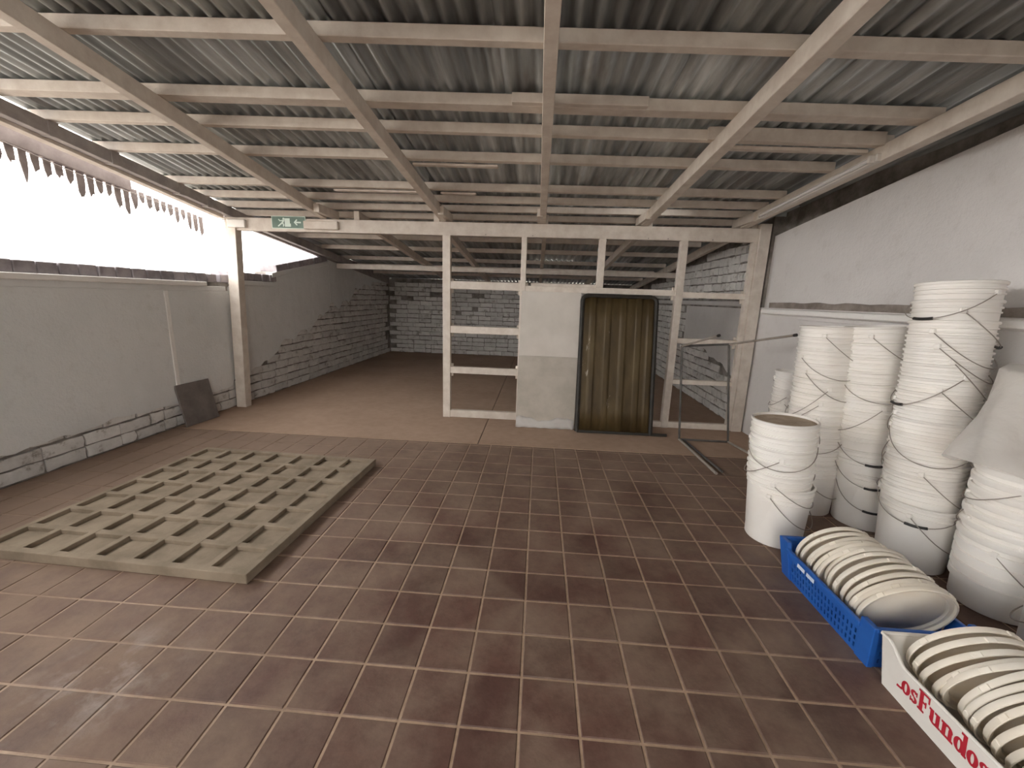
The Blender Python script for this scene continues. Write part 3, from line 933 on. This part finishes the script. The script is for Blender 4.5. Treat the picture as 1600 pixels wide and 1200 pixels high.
tag(obj('conduit_box', MB().box(-0.1, 0.1, -0.02, 0.02, 0, 0.085).mesh('conduit_box', 'lamp_white', bevel=0.006), loc=(-3.34, YP - 0.052, 2.045)), 'short white box at the left end of the header beam', 'junction box')

# ------------------------------------------------------------------ fluorescent battens on the right rafter
def batten_lamp(y0, y1, x, label):
    yc = (y0 + y1) / 2
    z = rb(2.1, yc)
    sl = math.atan2(rb(2.1, y1) - rb(2.1, y0), y1 - y0)
    L = y1 - y0
    t = empty('fluorescent_lamp', (x, yc, z), (sl, 0, 0))
    tag(t, label, 'ceiling lamp', 'unlit fluorescent lamps on the right rafter')
    obj('lamp_body', MB().box(-0.022, 0.022, -L / 2, L / 2, 0.0, 0.045).mesh('lamp_body', 'lamp_white', bevel=0.004), t)
    tb = MB().tube([(-0.034, -L / 2 + 0.04, 0.018), (-0.034, L / 2 - 0.04, 0.018)], 0.012, 10)
    obj('glass_tube', tb.mesh('glass_tube', 'lamp_tube', smooth=True), t)
    for s in (-1, 1):
        obj('tube_holder', MB().box(-0.05, -0.015, s * (L / 2 - 0.03) - 0.012, s * (L / 2 - 0.03) + 0.012, -0.002, 0.04).mesh('tube_holder', 'lamp_white', bevel=0.003), t)
    return t
batten_lamp(1.20, 2.55, 2.045, 'unlit fluorescent tube lamp along the right rafter near the header beam')
batten_lamp(-0.55, 0.60, 2.26, 'unlit fluorescent lamp at the upper right edge of the photo')

# ------------------------------------------------------------------ gridded concrete panel on the floor
gp = empty('grid_panel', (-2.06, 0.72, 0), (0, 0, math.radians(-2.0)))
tag(gp, 'dusty concrete panel of square pockets lying on the tiles', 'concrete panel')
GWx, GWy, GH = 1.50, 1.46, 0.055
obj('base_plate', MB().box(-GWx / 2, GWx / 2, -GWy / 2, GWy / 2, 0.0, 0.030).mesh('base_plate', 'slab', bevel=0.004), gp)
NC = 7
rbw = 0.036
px_, py_ = (GWx - rbw) / NC, (GWy - rbw) / NC
for i in range(NC + 1):
    x = -GWx / 2 + rbw / 2 + px_ * i
    ww = rbw * RND.uniform(0.85, 1.1)
    obj('long_rib', MB().box(x - ww / 2, x + ww / 2, -GWy / 2, GWy / 2, 0.016, GH + RND.uniform(-0.001, 0.0005)).mesh('long_rib', 'slab', bevel=0.0025), gp)
for j in range(NC + 1):
    y = -GWy / 2 + rbw / 2 + py_ * j
    ww = rbw * RND.uniform(0.85, 1.1)
    obj('cross_rib', MB().box(-GWx / 2, GWx / 2, y - ww / 2, y + ww / 2, 0.016, GH - 0.0008 + RND.uniform(-0.001, 0.0005)).mesh('cross_rib', 'slab', bevel=0.0025), gp)

# ------------------------------------------------------------------ leaning board
lb = obj('leaning_board', MB().box(-0.006, 0.012, -0.20, 0.20, 0.0, 0.43).mesh('leaning_board', 'lean_board', bevel=0.002), None, (-3.49, 2.27, 0.002), (0, math.radians(-11), math.radians(-3)))
tag(lb, 'small grey square board leaning against the left wall near the corner post', 'board')

# ------------------------------------------------------------------ tube stand
stn = empty('tube_stand', (1.72, 2.46, 0))
tag(stn, 'thin steel tube stand with forward arms in front of the right-hand bay', 'stand')
def tube(name, pts, r, mat):
    return obj(name, MB().tube(pts, r, 8).mesh(name, mat, smooth=True), stn, world=True)
tube('upright', [(1.505, 2.469, 0.012), (1.425, 2.469, 0.975)], 0.011, 'steel')
tube('upright', [(1.994, 2.468, 0.012), (1.87, 2.468, 1.01)], 0.011, 'steel')
tube('top_bar', [(1.425, 2.469, 0.975), (1.87, 2.468, 1.01)], 0.011, 'steel')
a1 = tube('arm', [(1.425, 2.469, 0.975), (1.50, 1.85, 1.135)], 0.010, 'pale_steel')
a2 = tube('arm', [(1.87, 2.468, 1.01), (2.08, 1.80, 1.165)], 0.010, 'pale_steel')
obj('end_cap', MB().tube([(1.4985, 1.862, 1.132), (1.5012, 1.84, 1.1375)], 0.0125, 8).mesh('end_cap', 'black'), a1)
obj('end_cap', MB().tube([(2.076, 1.813, 1.162), (2.0835, 1.789, 1.1675)], 0.0125, 8).mesh('end_cap', 'black'), a2)
tube('foot_bar', [(1.505, 2.469, 0.012), (1.994, 2.468, 0.012)], 0.011, 'steel')
tube('foot', [(1.505, 2.469, 0.012), (1.534, 1.62, 0.012)], 0.012, 'pale_steel')
tube('foot', [(1.994, 2.468, 0.012), (2.12, 1.80, 0.012)], 0.012, 'pale_steel')
tube('brace', [(1.545, 2.469, 0.012), (1.60, 1.66, 0.011)], 0.010, 'steel')

# ------------------------------------------------------------------ buckets
def bucket_proto(Rt, Rb, H, ribs, n=44, rim=0.016, out=0.008):
    th = 0.003
    def R(z): return Rb + (Rt - Rb) * z / H
    prof = [(0.0005, 0.004), (Rb - 0.012, 0.004), (Rb - 0.008, 0.0), (Rb - 0.003, 0.001), (Rb, 0.006)]
    for zr, hgt, pr in sorted(ribs):
        prof += [(R(zr - hgt / 2), zr - hgt / 2), (R(zr) + pr, zr - hgt / 2 + 0.002), (R(zr) + pr, zr + hgt / 2 - 0.002), (R(zr + hgt / 2), zr + hgt / 2)]
    prof += [(R(H), H - 0.001), (R(H) - th, H - 0.001), (Rb - th, 0.008), (0.0005, 0.008)]
    body = MB().lathe(prof, n).mesh('bucket_body', 'bucket', smooth=True, autosmooth=32)
    rimp = [(Rt - 0.001, H - rim), (Rt + out * 0.6, H - rim), (Rt + out, H - rim * 0.75), (Rt + out, H - rim * 0.2), (Rt + out * 0.45, H), (Rt - 0.003, H), (Rt - 0.003, H - 0.003)]
    rim_me = MB().lathe(rimp, n, closed=True).mesh('bucket_rim', 'bucket', smooth=True, autosmooth=40)
    ze = H - 0.058
    ear = MB()
    ear.box(R(ze) - 0.002, R(ze) + 0.013, -0.013, 0.013, ze - 0.013, ze + 0.013)
    ear_me = ear.mesh('bucket_ear', 'bucket', bevel=0.004)
    return dict(body=body, rim=rim_me, ear=ear_me, Re=R(ze) + 0.010, ze=ze, H=H, Rt=Rt)
def bail_mesh(Re, th, r=0.0024, sag=1.0):
    rad = Re * 1.0
    pts = []
    N = 22
    reach = Re * 1.06 / math.cos(th)
    for i in range(N + 1):
        a = math.pi * i / N
        yy = reach * math.sin(a) ** 0.75
        pts.append((rad * math.cos(a), yy * math.cos(th), -yy * math.sin(th)))
    return MB().tube(pts, r, 6).mesh('bail', 'wire', smooth=True)
KINDS = {
    'two_rib': bucket_proto(0.163, 0.150, 0.37, [(0.37 - 0.042, 0.012, 0.007), (0.37 - 0.074, 0.012, 0.006), (0.37 - 0.096, 0.008, 0.004)]),
    'tight': bucket_proto(0.163, 0.150, 0.37, [(0.37 - 0.036, 0.012, 0.007), (0.37 - 0.060, 0.010, 0.006)]),
    'ringed': bucket_proto(0.163, 0.150, 0.37, [(0.37 - 0.075 - 0.055 * k, 0.036, 0.012) for k in range(4)], rim=0.036, out=0.013),
    'small': bucket_proto(0.098, 0.088, 0.24, [(0.24 - 0.03, 0.008, 0.003), (0.24 - 0.055, 0.008, 0.003)], 32),
}
for kd in KINDS.values():
    kd['bails'] = [bail_mesh(kd['Re'], math.radians(a)) for a in (36, 44, 50)]
    kd['grips'] = []
    for a in (36, 44, 50):
        th = math.radians(a)
        R_ = kd['Re'] * 1.06 / math.cos(th)
        gp_pts = [(sx, R_ * (1 - 0.5 * (sx / kd['Re']) ** 2 * 0.75) * math.cos(th), -R_ * (1 - 0.5 * (sx / kd['Re']) ** 2 * 0.75) * math.sin(th)) for sx in (-0.045, -0.022, 0, 0.022, 0.045)]
        kd['grips'].append(MB().tube(gp_pts, 0.0075, 8).mesh('grip', 'black', smooth=True))
def bucket(kind, loc, rotz, tilt, bail=None, grip=False, label=None, group=None, scale=1.0):
    kd = KINDS[kind]
    t = empty('bucket', loc)
    t.rotation_euler = (tilt[0], tilt[1], rotz)
    t.scale = (scale, scale, scale)
    tag(t, label, 'bucket', group)
    obj('bucket_body', kd['body'], t)
    obj('bucket_rim', kd['rim'], t)
    obj('ear', kd['ear'], t)
    obj('ear', kd['ear'], t, rot=(0, 0, math.pi))
    if bail is not None:
        b = obj('bail', kd['bails'][bail], t, (0, 0, kd['ze']))
        if grip:
            obj('grip', kd['grips'][bail], b)
    return t
ORD = ['bottom', 'second', 'third', 'fourth', 'fifth', 'sixth', 'seventh', 'eighth', 'ninth', 'tenth', 'eleventh', 'twelfth', 'thirteenth', 'fourteenth', 'fifteenth', 'sixteenth', 'seventeenth', 'eighteenth']
def stack(kind, base, top, zs, where, group, bails, seed):
    """base/top: (x, y) of the axis at the floor and at the top bucket's floor; zs: floor height of each bucket; bails: {index: (rotz deg, bail id, grip)}"""
    rr = random.Random(seed)
    zt = zs[-1] if zs[-1] > 0 else 1
    tilt = (-(top[1] - base[1]) / zt, (top[0] - base[0]) / zt)
    out = []
    for k, z in enumerate(zs):
        f = z / zt
        x = base[0] + (top[0] - base[0]) * f; y = base[1] + (top[1] - base[1]) * f
        rz, bl, gr = bails.get(k, (rr.uniform(-80, -10) if rr.random() < 0.8 else rr.choice([225, 60]) + rr.uniform(-15, 15), rr.choice([0, 1, 2]), False))
        if k == 0 and len(zs) > 1: nm = 'bottom bucket'
        elif k == len(zs) - 1: nm = 'topmost bucket'
        else: nm = ORD[k] + ' bucket from the bottom'
        sc = 1.0
        # matched tilt for the z-rotated empty: build from matrices
        b = bucket(kind, (x, y, z + 0.002), 0, (0, 0), bl, gr, 'white plastic %s of %s' % (nm, where), group)
        R = Matrix.Rotation(tilt[1], 4, 'Y') @ Matrix.Rotation(tilt[0], 4, 'X') @ Matrix.Rotation(math.radians(rz), 4, 'Z')
        if k == 0:
            R = Matrix.Rotation(math.radians(rz), 4, 'Z')
        b.rotation_euler = R.to_euler()
        out.append(b)
    return out
# A: short open stack standing furthest forward
A = stack('two_rib', (1.500, 0.715), (1.484, 0.724), [0, 0.075, 0.150, 0.225, 0.300, 0.375], 'the short front stack', 'short bucket stack',
          {0: (222, 1, False), 1: (232, 0, False), 2: (-40, 1, False), 3: (62, 0, False), 4: (150, 0, False), 5: (-45, 1, False)}, 1)
top = A[-1]
obj('residue', MB().lathe([(0.0005, 0.353), (0.05, 0.355), (0.10, 0.352), (0.1585, 0.356), (0.1585, 0.350), (0.0005, 0.346)], 36).mesh('residue', 'contents', smooth=True), top)
top['label'] = 'topmost bucket of the short front stack, its mouth closed by a brown crust'
# B
stack('two_rib', (1.945, 1.15), (1.93, 1.17), [0, 0.09, 0.175, 0.26, 0.36, 0.46, 0.56, 0.66, 0.755, 0.83, 0.90], 'the stack behind the short front stack', 'bucket stack behind the short one',
      {10: (228, 1, False), 8: (185, 0, False), 7: (200, 1, False), 3: (140, 0, False), 5: (60, 1, False)}, 2)
# C
stack('two_rib', (2.20, 0.98), (2.14, 1.02), [0, 0.15, 0.30, 0.40, 0.485, 0.57, 0.65, 0.735, 0.82, 0.92], 'the stack left of the tallest', 'bucket stack left of the tallest',
      {0: (158, 1, True), 1: (160, 1, True), 2: (158, 1, True), 9: (222, 1, False), 4: (75, 1, False), 6: (165, 0, False)}, 3)
# D
stack('tight', (2.165, 0.56), (2.165, 0.63), [0, 0.078] + [0.078 + 0.0745 * k for k in range(1, 13)] + [1.075, 1.165], 'the tallest stack', 'tallest bucket stack',
      {15: (100, 0, True), 14: (238, 1, True), 13: (205, 1, False), 12: (215, 1, False), 10: (78, 1, True), 9: (228, 1, False), 6: (145, 1, False), 3: (225, 1, False), 1: (140, 0, True), 0: (215, 1, False)}, 4)
# E
stack('ringed', (2.265, 0.215), (2.265, 0.215), [0] + [0.055 * k for k in range(1, 15)], 'the ringed bagged stack', 'ringed bucket stack',
      {0: (210, 1, False)}, 5)
# small buckets against the wall
stack('small', (2.12, 1.86), (2.12, 1.86), [0, 0.06, 0.12, 0.18, 0.24, 0.30, 0.36, 0.42, 0.48, 0.55, 0.62], 'the slim small stack', 'small pail stack',
      {}, 6)

bucket('two_rib', (2.175, -0.175, 0.002), 0.6, (0, 0), 1, False, 'single white bucket cut off by the right edge below the bagged stack')

# ------------------------------------------------------------------ lids
lidR, lidT = 0.168, 0.020
disc_me = MB().lathe([(0.0005, 0.004), (0.118, 0.004), (0.124, 0.010), (0.140, 0.012), (0.146, 0.004), (lidR - 0.006, 0.003), (lidR - 0.006, 0.0), (0.146, 0.0), (0.140, 0.008), (0.126, 0.006), (0.118, 0.0), (0.0005, 0.0)], 44).mesh('lid_disc', 'lid', smooth=True, autosmooth=40)
rim_me = MB().lathe([(lidR - 0.007, 0.004), (lidR - 0.004, lidT - 0.013), (lidR - 0.001, lidT - 0.013), (lidR + 0.001, lidT - 0.016), (lidR + 0.0015, -0.011), (lidR - 0.001, -0.013), (lidR - 0.006, -0.012)], 44, closed=True).mesh('lid_rim', 'lid', smooth=True, autosmooth=40)
tab_me = MB().box(lidR - 0.002, lidR + 0.005, -0.014, 0.014, -0.014, 0.004).mesh('lid_tab', 'lid', bevel=0.002)
def lid(loc, lean, roll, yaw, label, group):
    t = empty('bucket_cover', loc)
    # disc axis starts along +z, turned to +y, so the rim leans towards the yard end of its crate
    R = Matrix.Rotation(yaw, 4, 'Z') @ Matrix.Rotation(-(math.radians(90) - lean), 4, 'X') @ Matrix.Rotation(roll, 4, 'Z')
    t.rotation_euler = R.to_euler()
    tag(t, label, 'lid', group)
    obj('lid_disc', disc_me, t)
    obj('lid_rim', rim_me, t)
    for k in range(4):
        obj('tear_tab', tab_me, t, rot=(0, 0, k * math.pi / 2))
    return t
def ordinal(i):
    return ['first', 'second', 'third', 'fourth', 'fifth', 'sixth', 'seventh', 'eighth', 'ninth', 'tenth', 'eleventh', 'twelfth', 'thirteenth', 'fourteenth', 'fifteenth', 'sixteenth', 'seventeenth'][i]
BX0, BX1, BY0, BY1, BH = 1.345, 1.745, -0.245, 0.375, 0.20
nL = 14
for i in range(nL):
    y = 0.285 - i * 0.0330
    w = 'in the blue crate, %s from the far end' % ordinal(i)
    lean = math.radians(20 + 4 * math.sin(i * 0.7) + RND.uniform(-1.2, 1.2))
    zc = 0.034 + lidR * math.cos(lean) + RND.uniform(-0.003, 0.010)
    lid((1.545 + RND.uniform(-0.015, 0.012), y, zc), lean, RND.uniform(0, 6.28), RND.uniform(-0.08, 0.08), 'ivory bucket lid standing %s' % w, 'lids in the blue crate')
WX0, WX1, WY0, WY1, WH = 1.345, 1.775, -0.80, -0.275, 0.205
nW = 12
for i in range(nW):
    y = -0.345 - i * 0.0335
    lean = math.radians(20 + 4 * math.sin(i * 0.7) + RND.uniform(-1.2, 1.2))
    zc = 0.034 + lidR * math.cos(lean) + RND.uniform(-0.003, 0.010)
    lid((1.565 + RND.uniform(-0.015, 0.012), y, zc), lean, RND.uniform(0, 6.28), RND.uniform(-0.08, 0.08), 'ivory bucket lid standing in the white crate, %s from the far end' % ordinal(i), 'lids in the white crate')

# ------------------------------------------------------------------ blue crate
bc = empty('blue_crate', ((BX0 + BX1) / 2, (BY0 + BY1) / 2, 0.0))
tag(bc, 'blue perforated plastic crate full of lids on the floor', 'crate')
def perforated(L, H, inset_bottom, nu, rows, name, parent, place):
    """panel in (u, z): slots between bars; place(u, z, out) -> local xyz"""
    m = MB()
    us = [-L / 2]
    cell = L / nu
    for i in range(nu):
        us += [-L / 2 + cell * (i + 0.30), -L / 2 + cell * (i + 0.70)]
    us.append(L / 2)
    zs = [0.0]
    for a, b in rows:
        zs += [a, b]
    zs.append(H)
    for layer in (0, 1):
        for z in zs:
            for u in us:
                m.v.append(place(u, z, 0.004 * layer))
    nU, nZ = len(us), len(zs)
    def idx(l, i, k): return l * nU * nZ + k * nU + i
    hole = lambda i, k: (i % 2 == 1 and k % 2 == 1 and 2 < i < nU - 4)
    for k in range(nZ - 1):
        for i in range(nU - 1):
            if hole(i, k):
                a = [(i, k), (i + 1, k), (i + 1, k + 1), (i, k + 1)]
                for s in range(4):
                    p, q_ = a[s], a[(s + 1) % 4]
                    m.f.append((idx(0, *p), idx(0, *q_), idx(1, *q_), idx(1, *p)))
                continue
            for l in (0, 1):
                m.f.append((idx(l, i, k), idx(l, i + 1, k), idx(l, i + 1, k + 1), idx(l, i, k + 1)))
    for i in range(nU - 1):
        for k in (0, nZ - 1):
            m.f.append((idx(0, i, k), idx(0, i + 1, k), idx(1, i + 1, k), idx(1, i, k)))
    for k in range(nZ - 1):
        for i in (0, nU - 1):
            m.f.append((idx(0, i, k), idx(0, i, k + 1), idx(1, i, k + 1), idx(1, i, k)))
    return obj(name, m.mesh(name, 'blue'), parent)
bw, bl = BX1 - BX0, BY1 - BY0
tap = 0.028
def side_place(sx):
    return lambda u, z, o: (sx * (bw / 2 - tap * (1 - z / BH) + o), u * (1 - 2 * tap * (1 - z / BH) / bl), z)
def end_place(sy):
    return lambda u, z, o: (u * (1 - 2 * tap * (1 - z / BH) / bw), sy * (bl / 2 - tap * (1 - z / BH) + o), z)
rowsB = [(0.022, 0.044), (0.058, 0.080), (0.094, 0.116)]
for s in (-1, 1):
    perforated(bl, 0.165, tap, 26, rowsB, 'side_panel', bc, side_place(s))
    perforated(bw, BH - 0.012, tap, 16, rowsB, 'end_panel', bc, end_place(s))
obj('base', MB().box(-bw / 2 + tap, bw / 2 - tap, -bl / 2 + tap, bl / 2 - tap, 0.0, 0.008).mesh('base', 'blue'), bc)
for s in (-1, 1):
    obj('rim_bar', MB().box(s * (bw / 2 + 0.004) - 0.009, s * (bw / 2 + 0.004) + 0.009, -bl / 2 + 0.06, bl / 2 - 0.06, 0.150, 0.170).mesh('rim_bar', 'blue', bevel=0.003), bc)
    obj('rim_bar', MB().box(-bw / 2, bw / 2, s * (bl / 2 + 0.002) - 0.009, s * (bl / 2 + 0.002) + 0.009, BH - 0.02, BH).mesh('rim_bar', 'blue', bevel=0.003), bc)
    for t in (-1, 1):
        cp = MB()
        x0, x1 = s * (bw / 2 - 0.012), s * (bw / 2 + 0.012)
        cp.hexa([(s * (bw / 2 - tap - 0.012), t * (bl / 2 - tap - 0.06), 0.0), (s * (bw / 2 - tap + 0.012), t * (bl / 2 - tap - 0.06), 0.0), (s * (bw / 2 - tap + 0.012), t * (bl / 2 - tap + 0.01), 0.0), (s * (bw / 2 - tap - 0.012), t * (bl / 2 - tap + 0.01), 0.0),
                 (x0, t * (bl / 2 - 0.06), BH), (x1, t * (bl / 2 - 0.06), BH), (x1, t * (bl / 2 + 0.01), BH), (x0, t * (bl / 2 + 0.01), BH)])
        obj('corner_post', cp.mesh('corner_post', 'blue', bevel=0.003), bc)
for a in (0.03, 0.10):
    obj('sticker', MB().box(-bw / 2 - 0.0068, -bw / 2 - 0.0055, a, a + 0.055, 0.128, 0.148).mesh('sticker', 'sticker'), bc)

# ------------------------------------------------------------------ white crate with red lettering
wc = empty('white_crate', ((WX0 + WX1) / 2, (WY0 + WY1) / 2, 0.0))
tag(wc, 'white plastic crate with red lettering full of lids', 'crate')
ww, wl = WX1 - WX0, WY1 - WY0
tw = 0.022
def wside(sx):
    m = MB()
    n = 40
    th = 0.006
    def topz(u):
        d = min(u + wl / 2, wl / 2 - u)
        t = max(0, min(1, (d - 0.035) / 0.07))
        t = t * t * (3 - 2 * t)
        return WH - 0.055 * t
    for l in (0, 1):
        for i in range(n + 1):
            u = -wl / 2 + wl * i / n
            zt = topz(u)
            for k in range(4):
                z = zt * k / 3
                inn = tw * (1 - z / WH)
                m.v.append((sx * (ww / 2 - inn - th * l), u * (1 - 2 * inn / wl), z))
    def idx(l, i, k): return l * (n + 1) * 4 + i * 4 + k
    for i in range(n):
        for k in range(3):
            for l in (0, 1):
                m.f.append((idx(l, i, k), idx(l, i + 1, k), idx(l, i + 1, k + 1), idx(l, i, k + 1)))
        for k in (0, 3):
            m.f.append((idx(0, i, k), idx(0, i + 1, k), idx(1, i + 1, k), idx(1, i, k)))
    for i in (0, n):
        for k in range(3):
            m.f.append((idx(0, i, k), idx(0, i, k + 1), idx(1, i, k + 1), idx(1, i, k)))
    lip = MB()
    pts = []
    for i in range(n + 1):
        u = -wl / 2 + wl * i / n
        pts.append((sx * (ww / 2 + 0.002 - tw * (1 - topz(u) / WH)), u, topz(u)))
    s = obj('side_panel', m.mesh('side_panel', 'white_crate', smooth=True, autosmooth=30), wc)
    obj('lip', lip.tube(pts, 0.006, 8).mesh('lip', 'white_crate', smooth=True), s)
    return s
near_side = wside(-1)
wside(1)
for s in (-1, 1):
    m = MB().hexa([(-ww / 2 + tw, s * (wl / 2 - tw) - 0.003, 0), (ww / 2 - tw, s * (wl / 2 - tw) - 0.003, 0), (ww / 2 - tw, s * (wl / 2 - tw) + 0.003, 0), (-ww / 2 + tw, s * (wl / 2 - tw) + 0.003, 0),
                   (-ww / 2, s * wl / 2 - 0.003, WH), (ww / 2, s * wl / 2 - 0.003, WH), (ww / 2, s * wl / 2 + 0.003, WH), (-ww / 2, s * wl / 2 + 0.003, WH)])
    e = obj('end_panel', m.mesh('end_panel', 'white_crate', bevel=0.001), wc)
    obj('lip', MB().tube([(-ww / 2, s * wl / 2, WH), (ww / 2, s * wl / 2, WH)], 0.007, 8).mesh('lip', 'white_crate', smooth=True), e)
obj('base', MB().box(-ww / 2 + tw, ww / 2 - tw, -wl / 2 + tw, wl / 2 - tw, 0, 0.006).mesh('base', 'white_crate'), wc)
def glyphs(text, xh, cap, bold):
    """bold slab letters drawn as overlapping flat strokes in (x, y)"""
    polys, x = [], 0.0
    def box(x0, x1, y0, y1): polys.append([(x0, y0), (x1, y0), (x1, y1), (x0, y1)])
    def arcband(cx, cy, rx, ry, a0, a1, tx, ty, n=14):
        for k in range(n):
            p = [math.radians(a0 + (a1 - a0) * (k + e) / n) for e in (0, 1)]
            polys.append([(cx + (rx - tx) * math.cos(p[0]), cy + (ry - ty) * math.sin(p[0])), (cx + rx * math.cos(p[0]), cy + ry * math.sin(p[0])),
                          (cx + rx * math.cos(p[1]), cy + ry * math.sin(p[1])), (cx + (rx - tx) * math.cos(p[1]), cy + (ry - ty) * math.sin(p[1]))])
    b, t = bold, bold * 0.55
    for ch in text:
        if ch == 'o':
            arcband(x + xh * 0.40, xh / 2, xh * 0.40, xh * 0.51, 0, 360, b, t, 24); w = xh * 0.80
        elif ch == 's':
            r = xh * 0.27
            arcband(x + r * 1.15, xh - r, r * 1.1, r, 20, 270, b * 0.8, t)
            arcband(x + r * 1.15, r, r * 1.1, r, -160, 90, b * 0.8, t)
            box(x + r * 1.9, x + r * 2.2, xh * 0.66, xh); box(x, x + r * 0.3, 0, xh * 0.34); w = r * 2.3
        elif ch == 'F':
            box(x + b * 0.45, x + b * 1.55, 0, cap); box(x, x + b * 2.1, 0, t); box(x, x + cap * 0.62, cap - t, cap)
            box(x + b, x + cap * 0.42, cap * 0.46, cap * 0.46 + t); box(x + cap * 0.40, x + cap * 0.46, cap * 0.34, cap * 0.62)
            box(x + cap * 0.55, x + cap * 0.62, cap * 0.68, cap); w = cap * 0.60
        elif ch in 'un':
            W = xh * 0.95
            box(x + b * 0.35, x + b * 1.35, t if ch == 'u' else 0, xh); box(x + W - b * 1.35, x + W - b * 0.35, 0, xh if ch == 'u' else xh * 0.75)
            if ch == 'u':
                arcband(x + W / 2 - b * 0.1, xh * 0.34, W / 2 - b * 0.3, xh * 0.36, 180, 360, b * 0.9, t)
                box(x, x + b, xh - t, xh); box(x + W - b * 1.8, x + W - b, xh - t, xh); box(x + W - b, x + W, 0, t)
            else:
                arcband(x + W / 2 + b * 0.1, xh * 0.66, W / 2 - b * 0.3, xh * 0.36, 0, 180, b * 0.9, t)
                box(x, x + b, xh - t, xh); box(x - b * 0.05, x + b * 1.8, 0, t); box(x + W - b * 1.75, x + W + b * 0.05, 0, t)
            w = W
        elif ch == 'd':
            arcband(x + xh * 0.38, xh / 2, xh * 0.38, xh * 0.51, 0, 360, b, t, 24)
            box(x + xh * 0.62, x + xh * 0.62 + b, 0, cap); box(x + xh * 0.46, x + xh * 0.70, cap - t, cap); box(x + xh * 0.66, x + xh * 0.95, 0, t); w = xh * 0.90
        x += w + xh * 0.06
    m = MB()
    for k, p in enumerate(polys):
        m.extrude_poly([(u * 0.83, v) for u, v in p], 'z', -0.0004, 0.0007 + 0.00002 * (k % 5))
    return m
fo = obj('lettering', glyphs('osFundos', 0.050, 0.078, 0.0135).mesh('lettering', 'red_ink'), near_side)
# local frame of the lettering: text x -> -y, text y -> up along the tapered side, normal -> -x
lean_a = math.atan(tw / WH)
ex, ey = Vector((0, -1, 0)), Vector((-math.sin(lean_a), 0, math.cos(lean_a)))
ez = ex.cross(ey)
ML = Matrix((ex, ey, ez)).transposed().to_4x4()
zb = 0.060
fo.matrix_local = Matrix.Translation(Vector((-(ww / 2 - tw * (1 - zb / WH)) - 0.0012, wl / 2 - 0.100, zb))) @ ML
wedge = MB().extrude_poly([(0.0, 0.0), (0.022, 0.004), (0.024, 0.018), (0.014, 0.010), (0.002, 0.010)], 'z', -0.0004, 0.0008)
wo = obj('lettering_remnant', wedge.mesh('lettering_remnant', 'red_ink'), near_side)
wo.matrix_local = Matrix.Translation(Vector((-(ww / 2 - tw * (1 - 0.05 / WH)) - 0.0012, wl / 2 - 0.080, 0.058))) @ ML

# ------------------------------------------------------------------ plastic bag over the ringed stack
bag = MB()
rr = random.Random(4)
NA, NR = 64, 22
cx, cy, zt = 2.268, 0.215, 1.165
for j in range(NR + 1):
    t = j / NR
    for i in range(NA):
        a = 2 * math.pi * i / NA
        # direction of the flared corner (towards the tallest stack / camera-left)
        flare = math.exp(-((math.atan2(math.sin(a - 3.42), math.cos(a - 3.42))) / 0.50) ** 2)
        if t < 0.3:
            r = 0.172 * (t / 0.3) ** 0.8
            z = zt - 0.012 * (t / 0.3) ** 3 + 0.006 * math.sin(3 * a + 7 * t)
        else:
            s = (t - 0.3) / 0.7
            fold = 0.012 * math.sin(9 * a + 2 * s) + 0.008 * math.sin(15 * a + 5 * s + 1)
            r = 0.178 + s * (0.02 + 0.29 * flare) + fold * s
            z = zt - 0.015 - s * (0.45 - 0.07 * flare + 0.02 * math.sin(5 * a))
        x = cx + r * math.cos(a)
        y = cy + r * math.sin(a)
        x = min(x, xr(y) - 0.008)
        bag.v.append((x, y, z))
for j in range(NR):
    for i in range(NA):
        a = j * NA + i; b = j * NA + (i + 1) % NA
        bag.f.append((a, b, b + NA, a + NA))
bo = obj('plastic_bag', bag.mesh('plastic_bag', 'film', smooth=True, autosmooth=80))
tag(bo, 'milky plastic bag draped over the ringed bucket stack at the right edge', 'plastic bag')
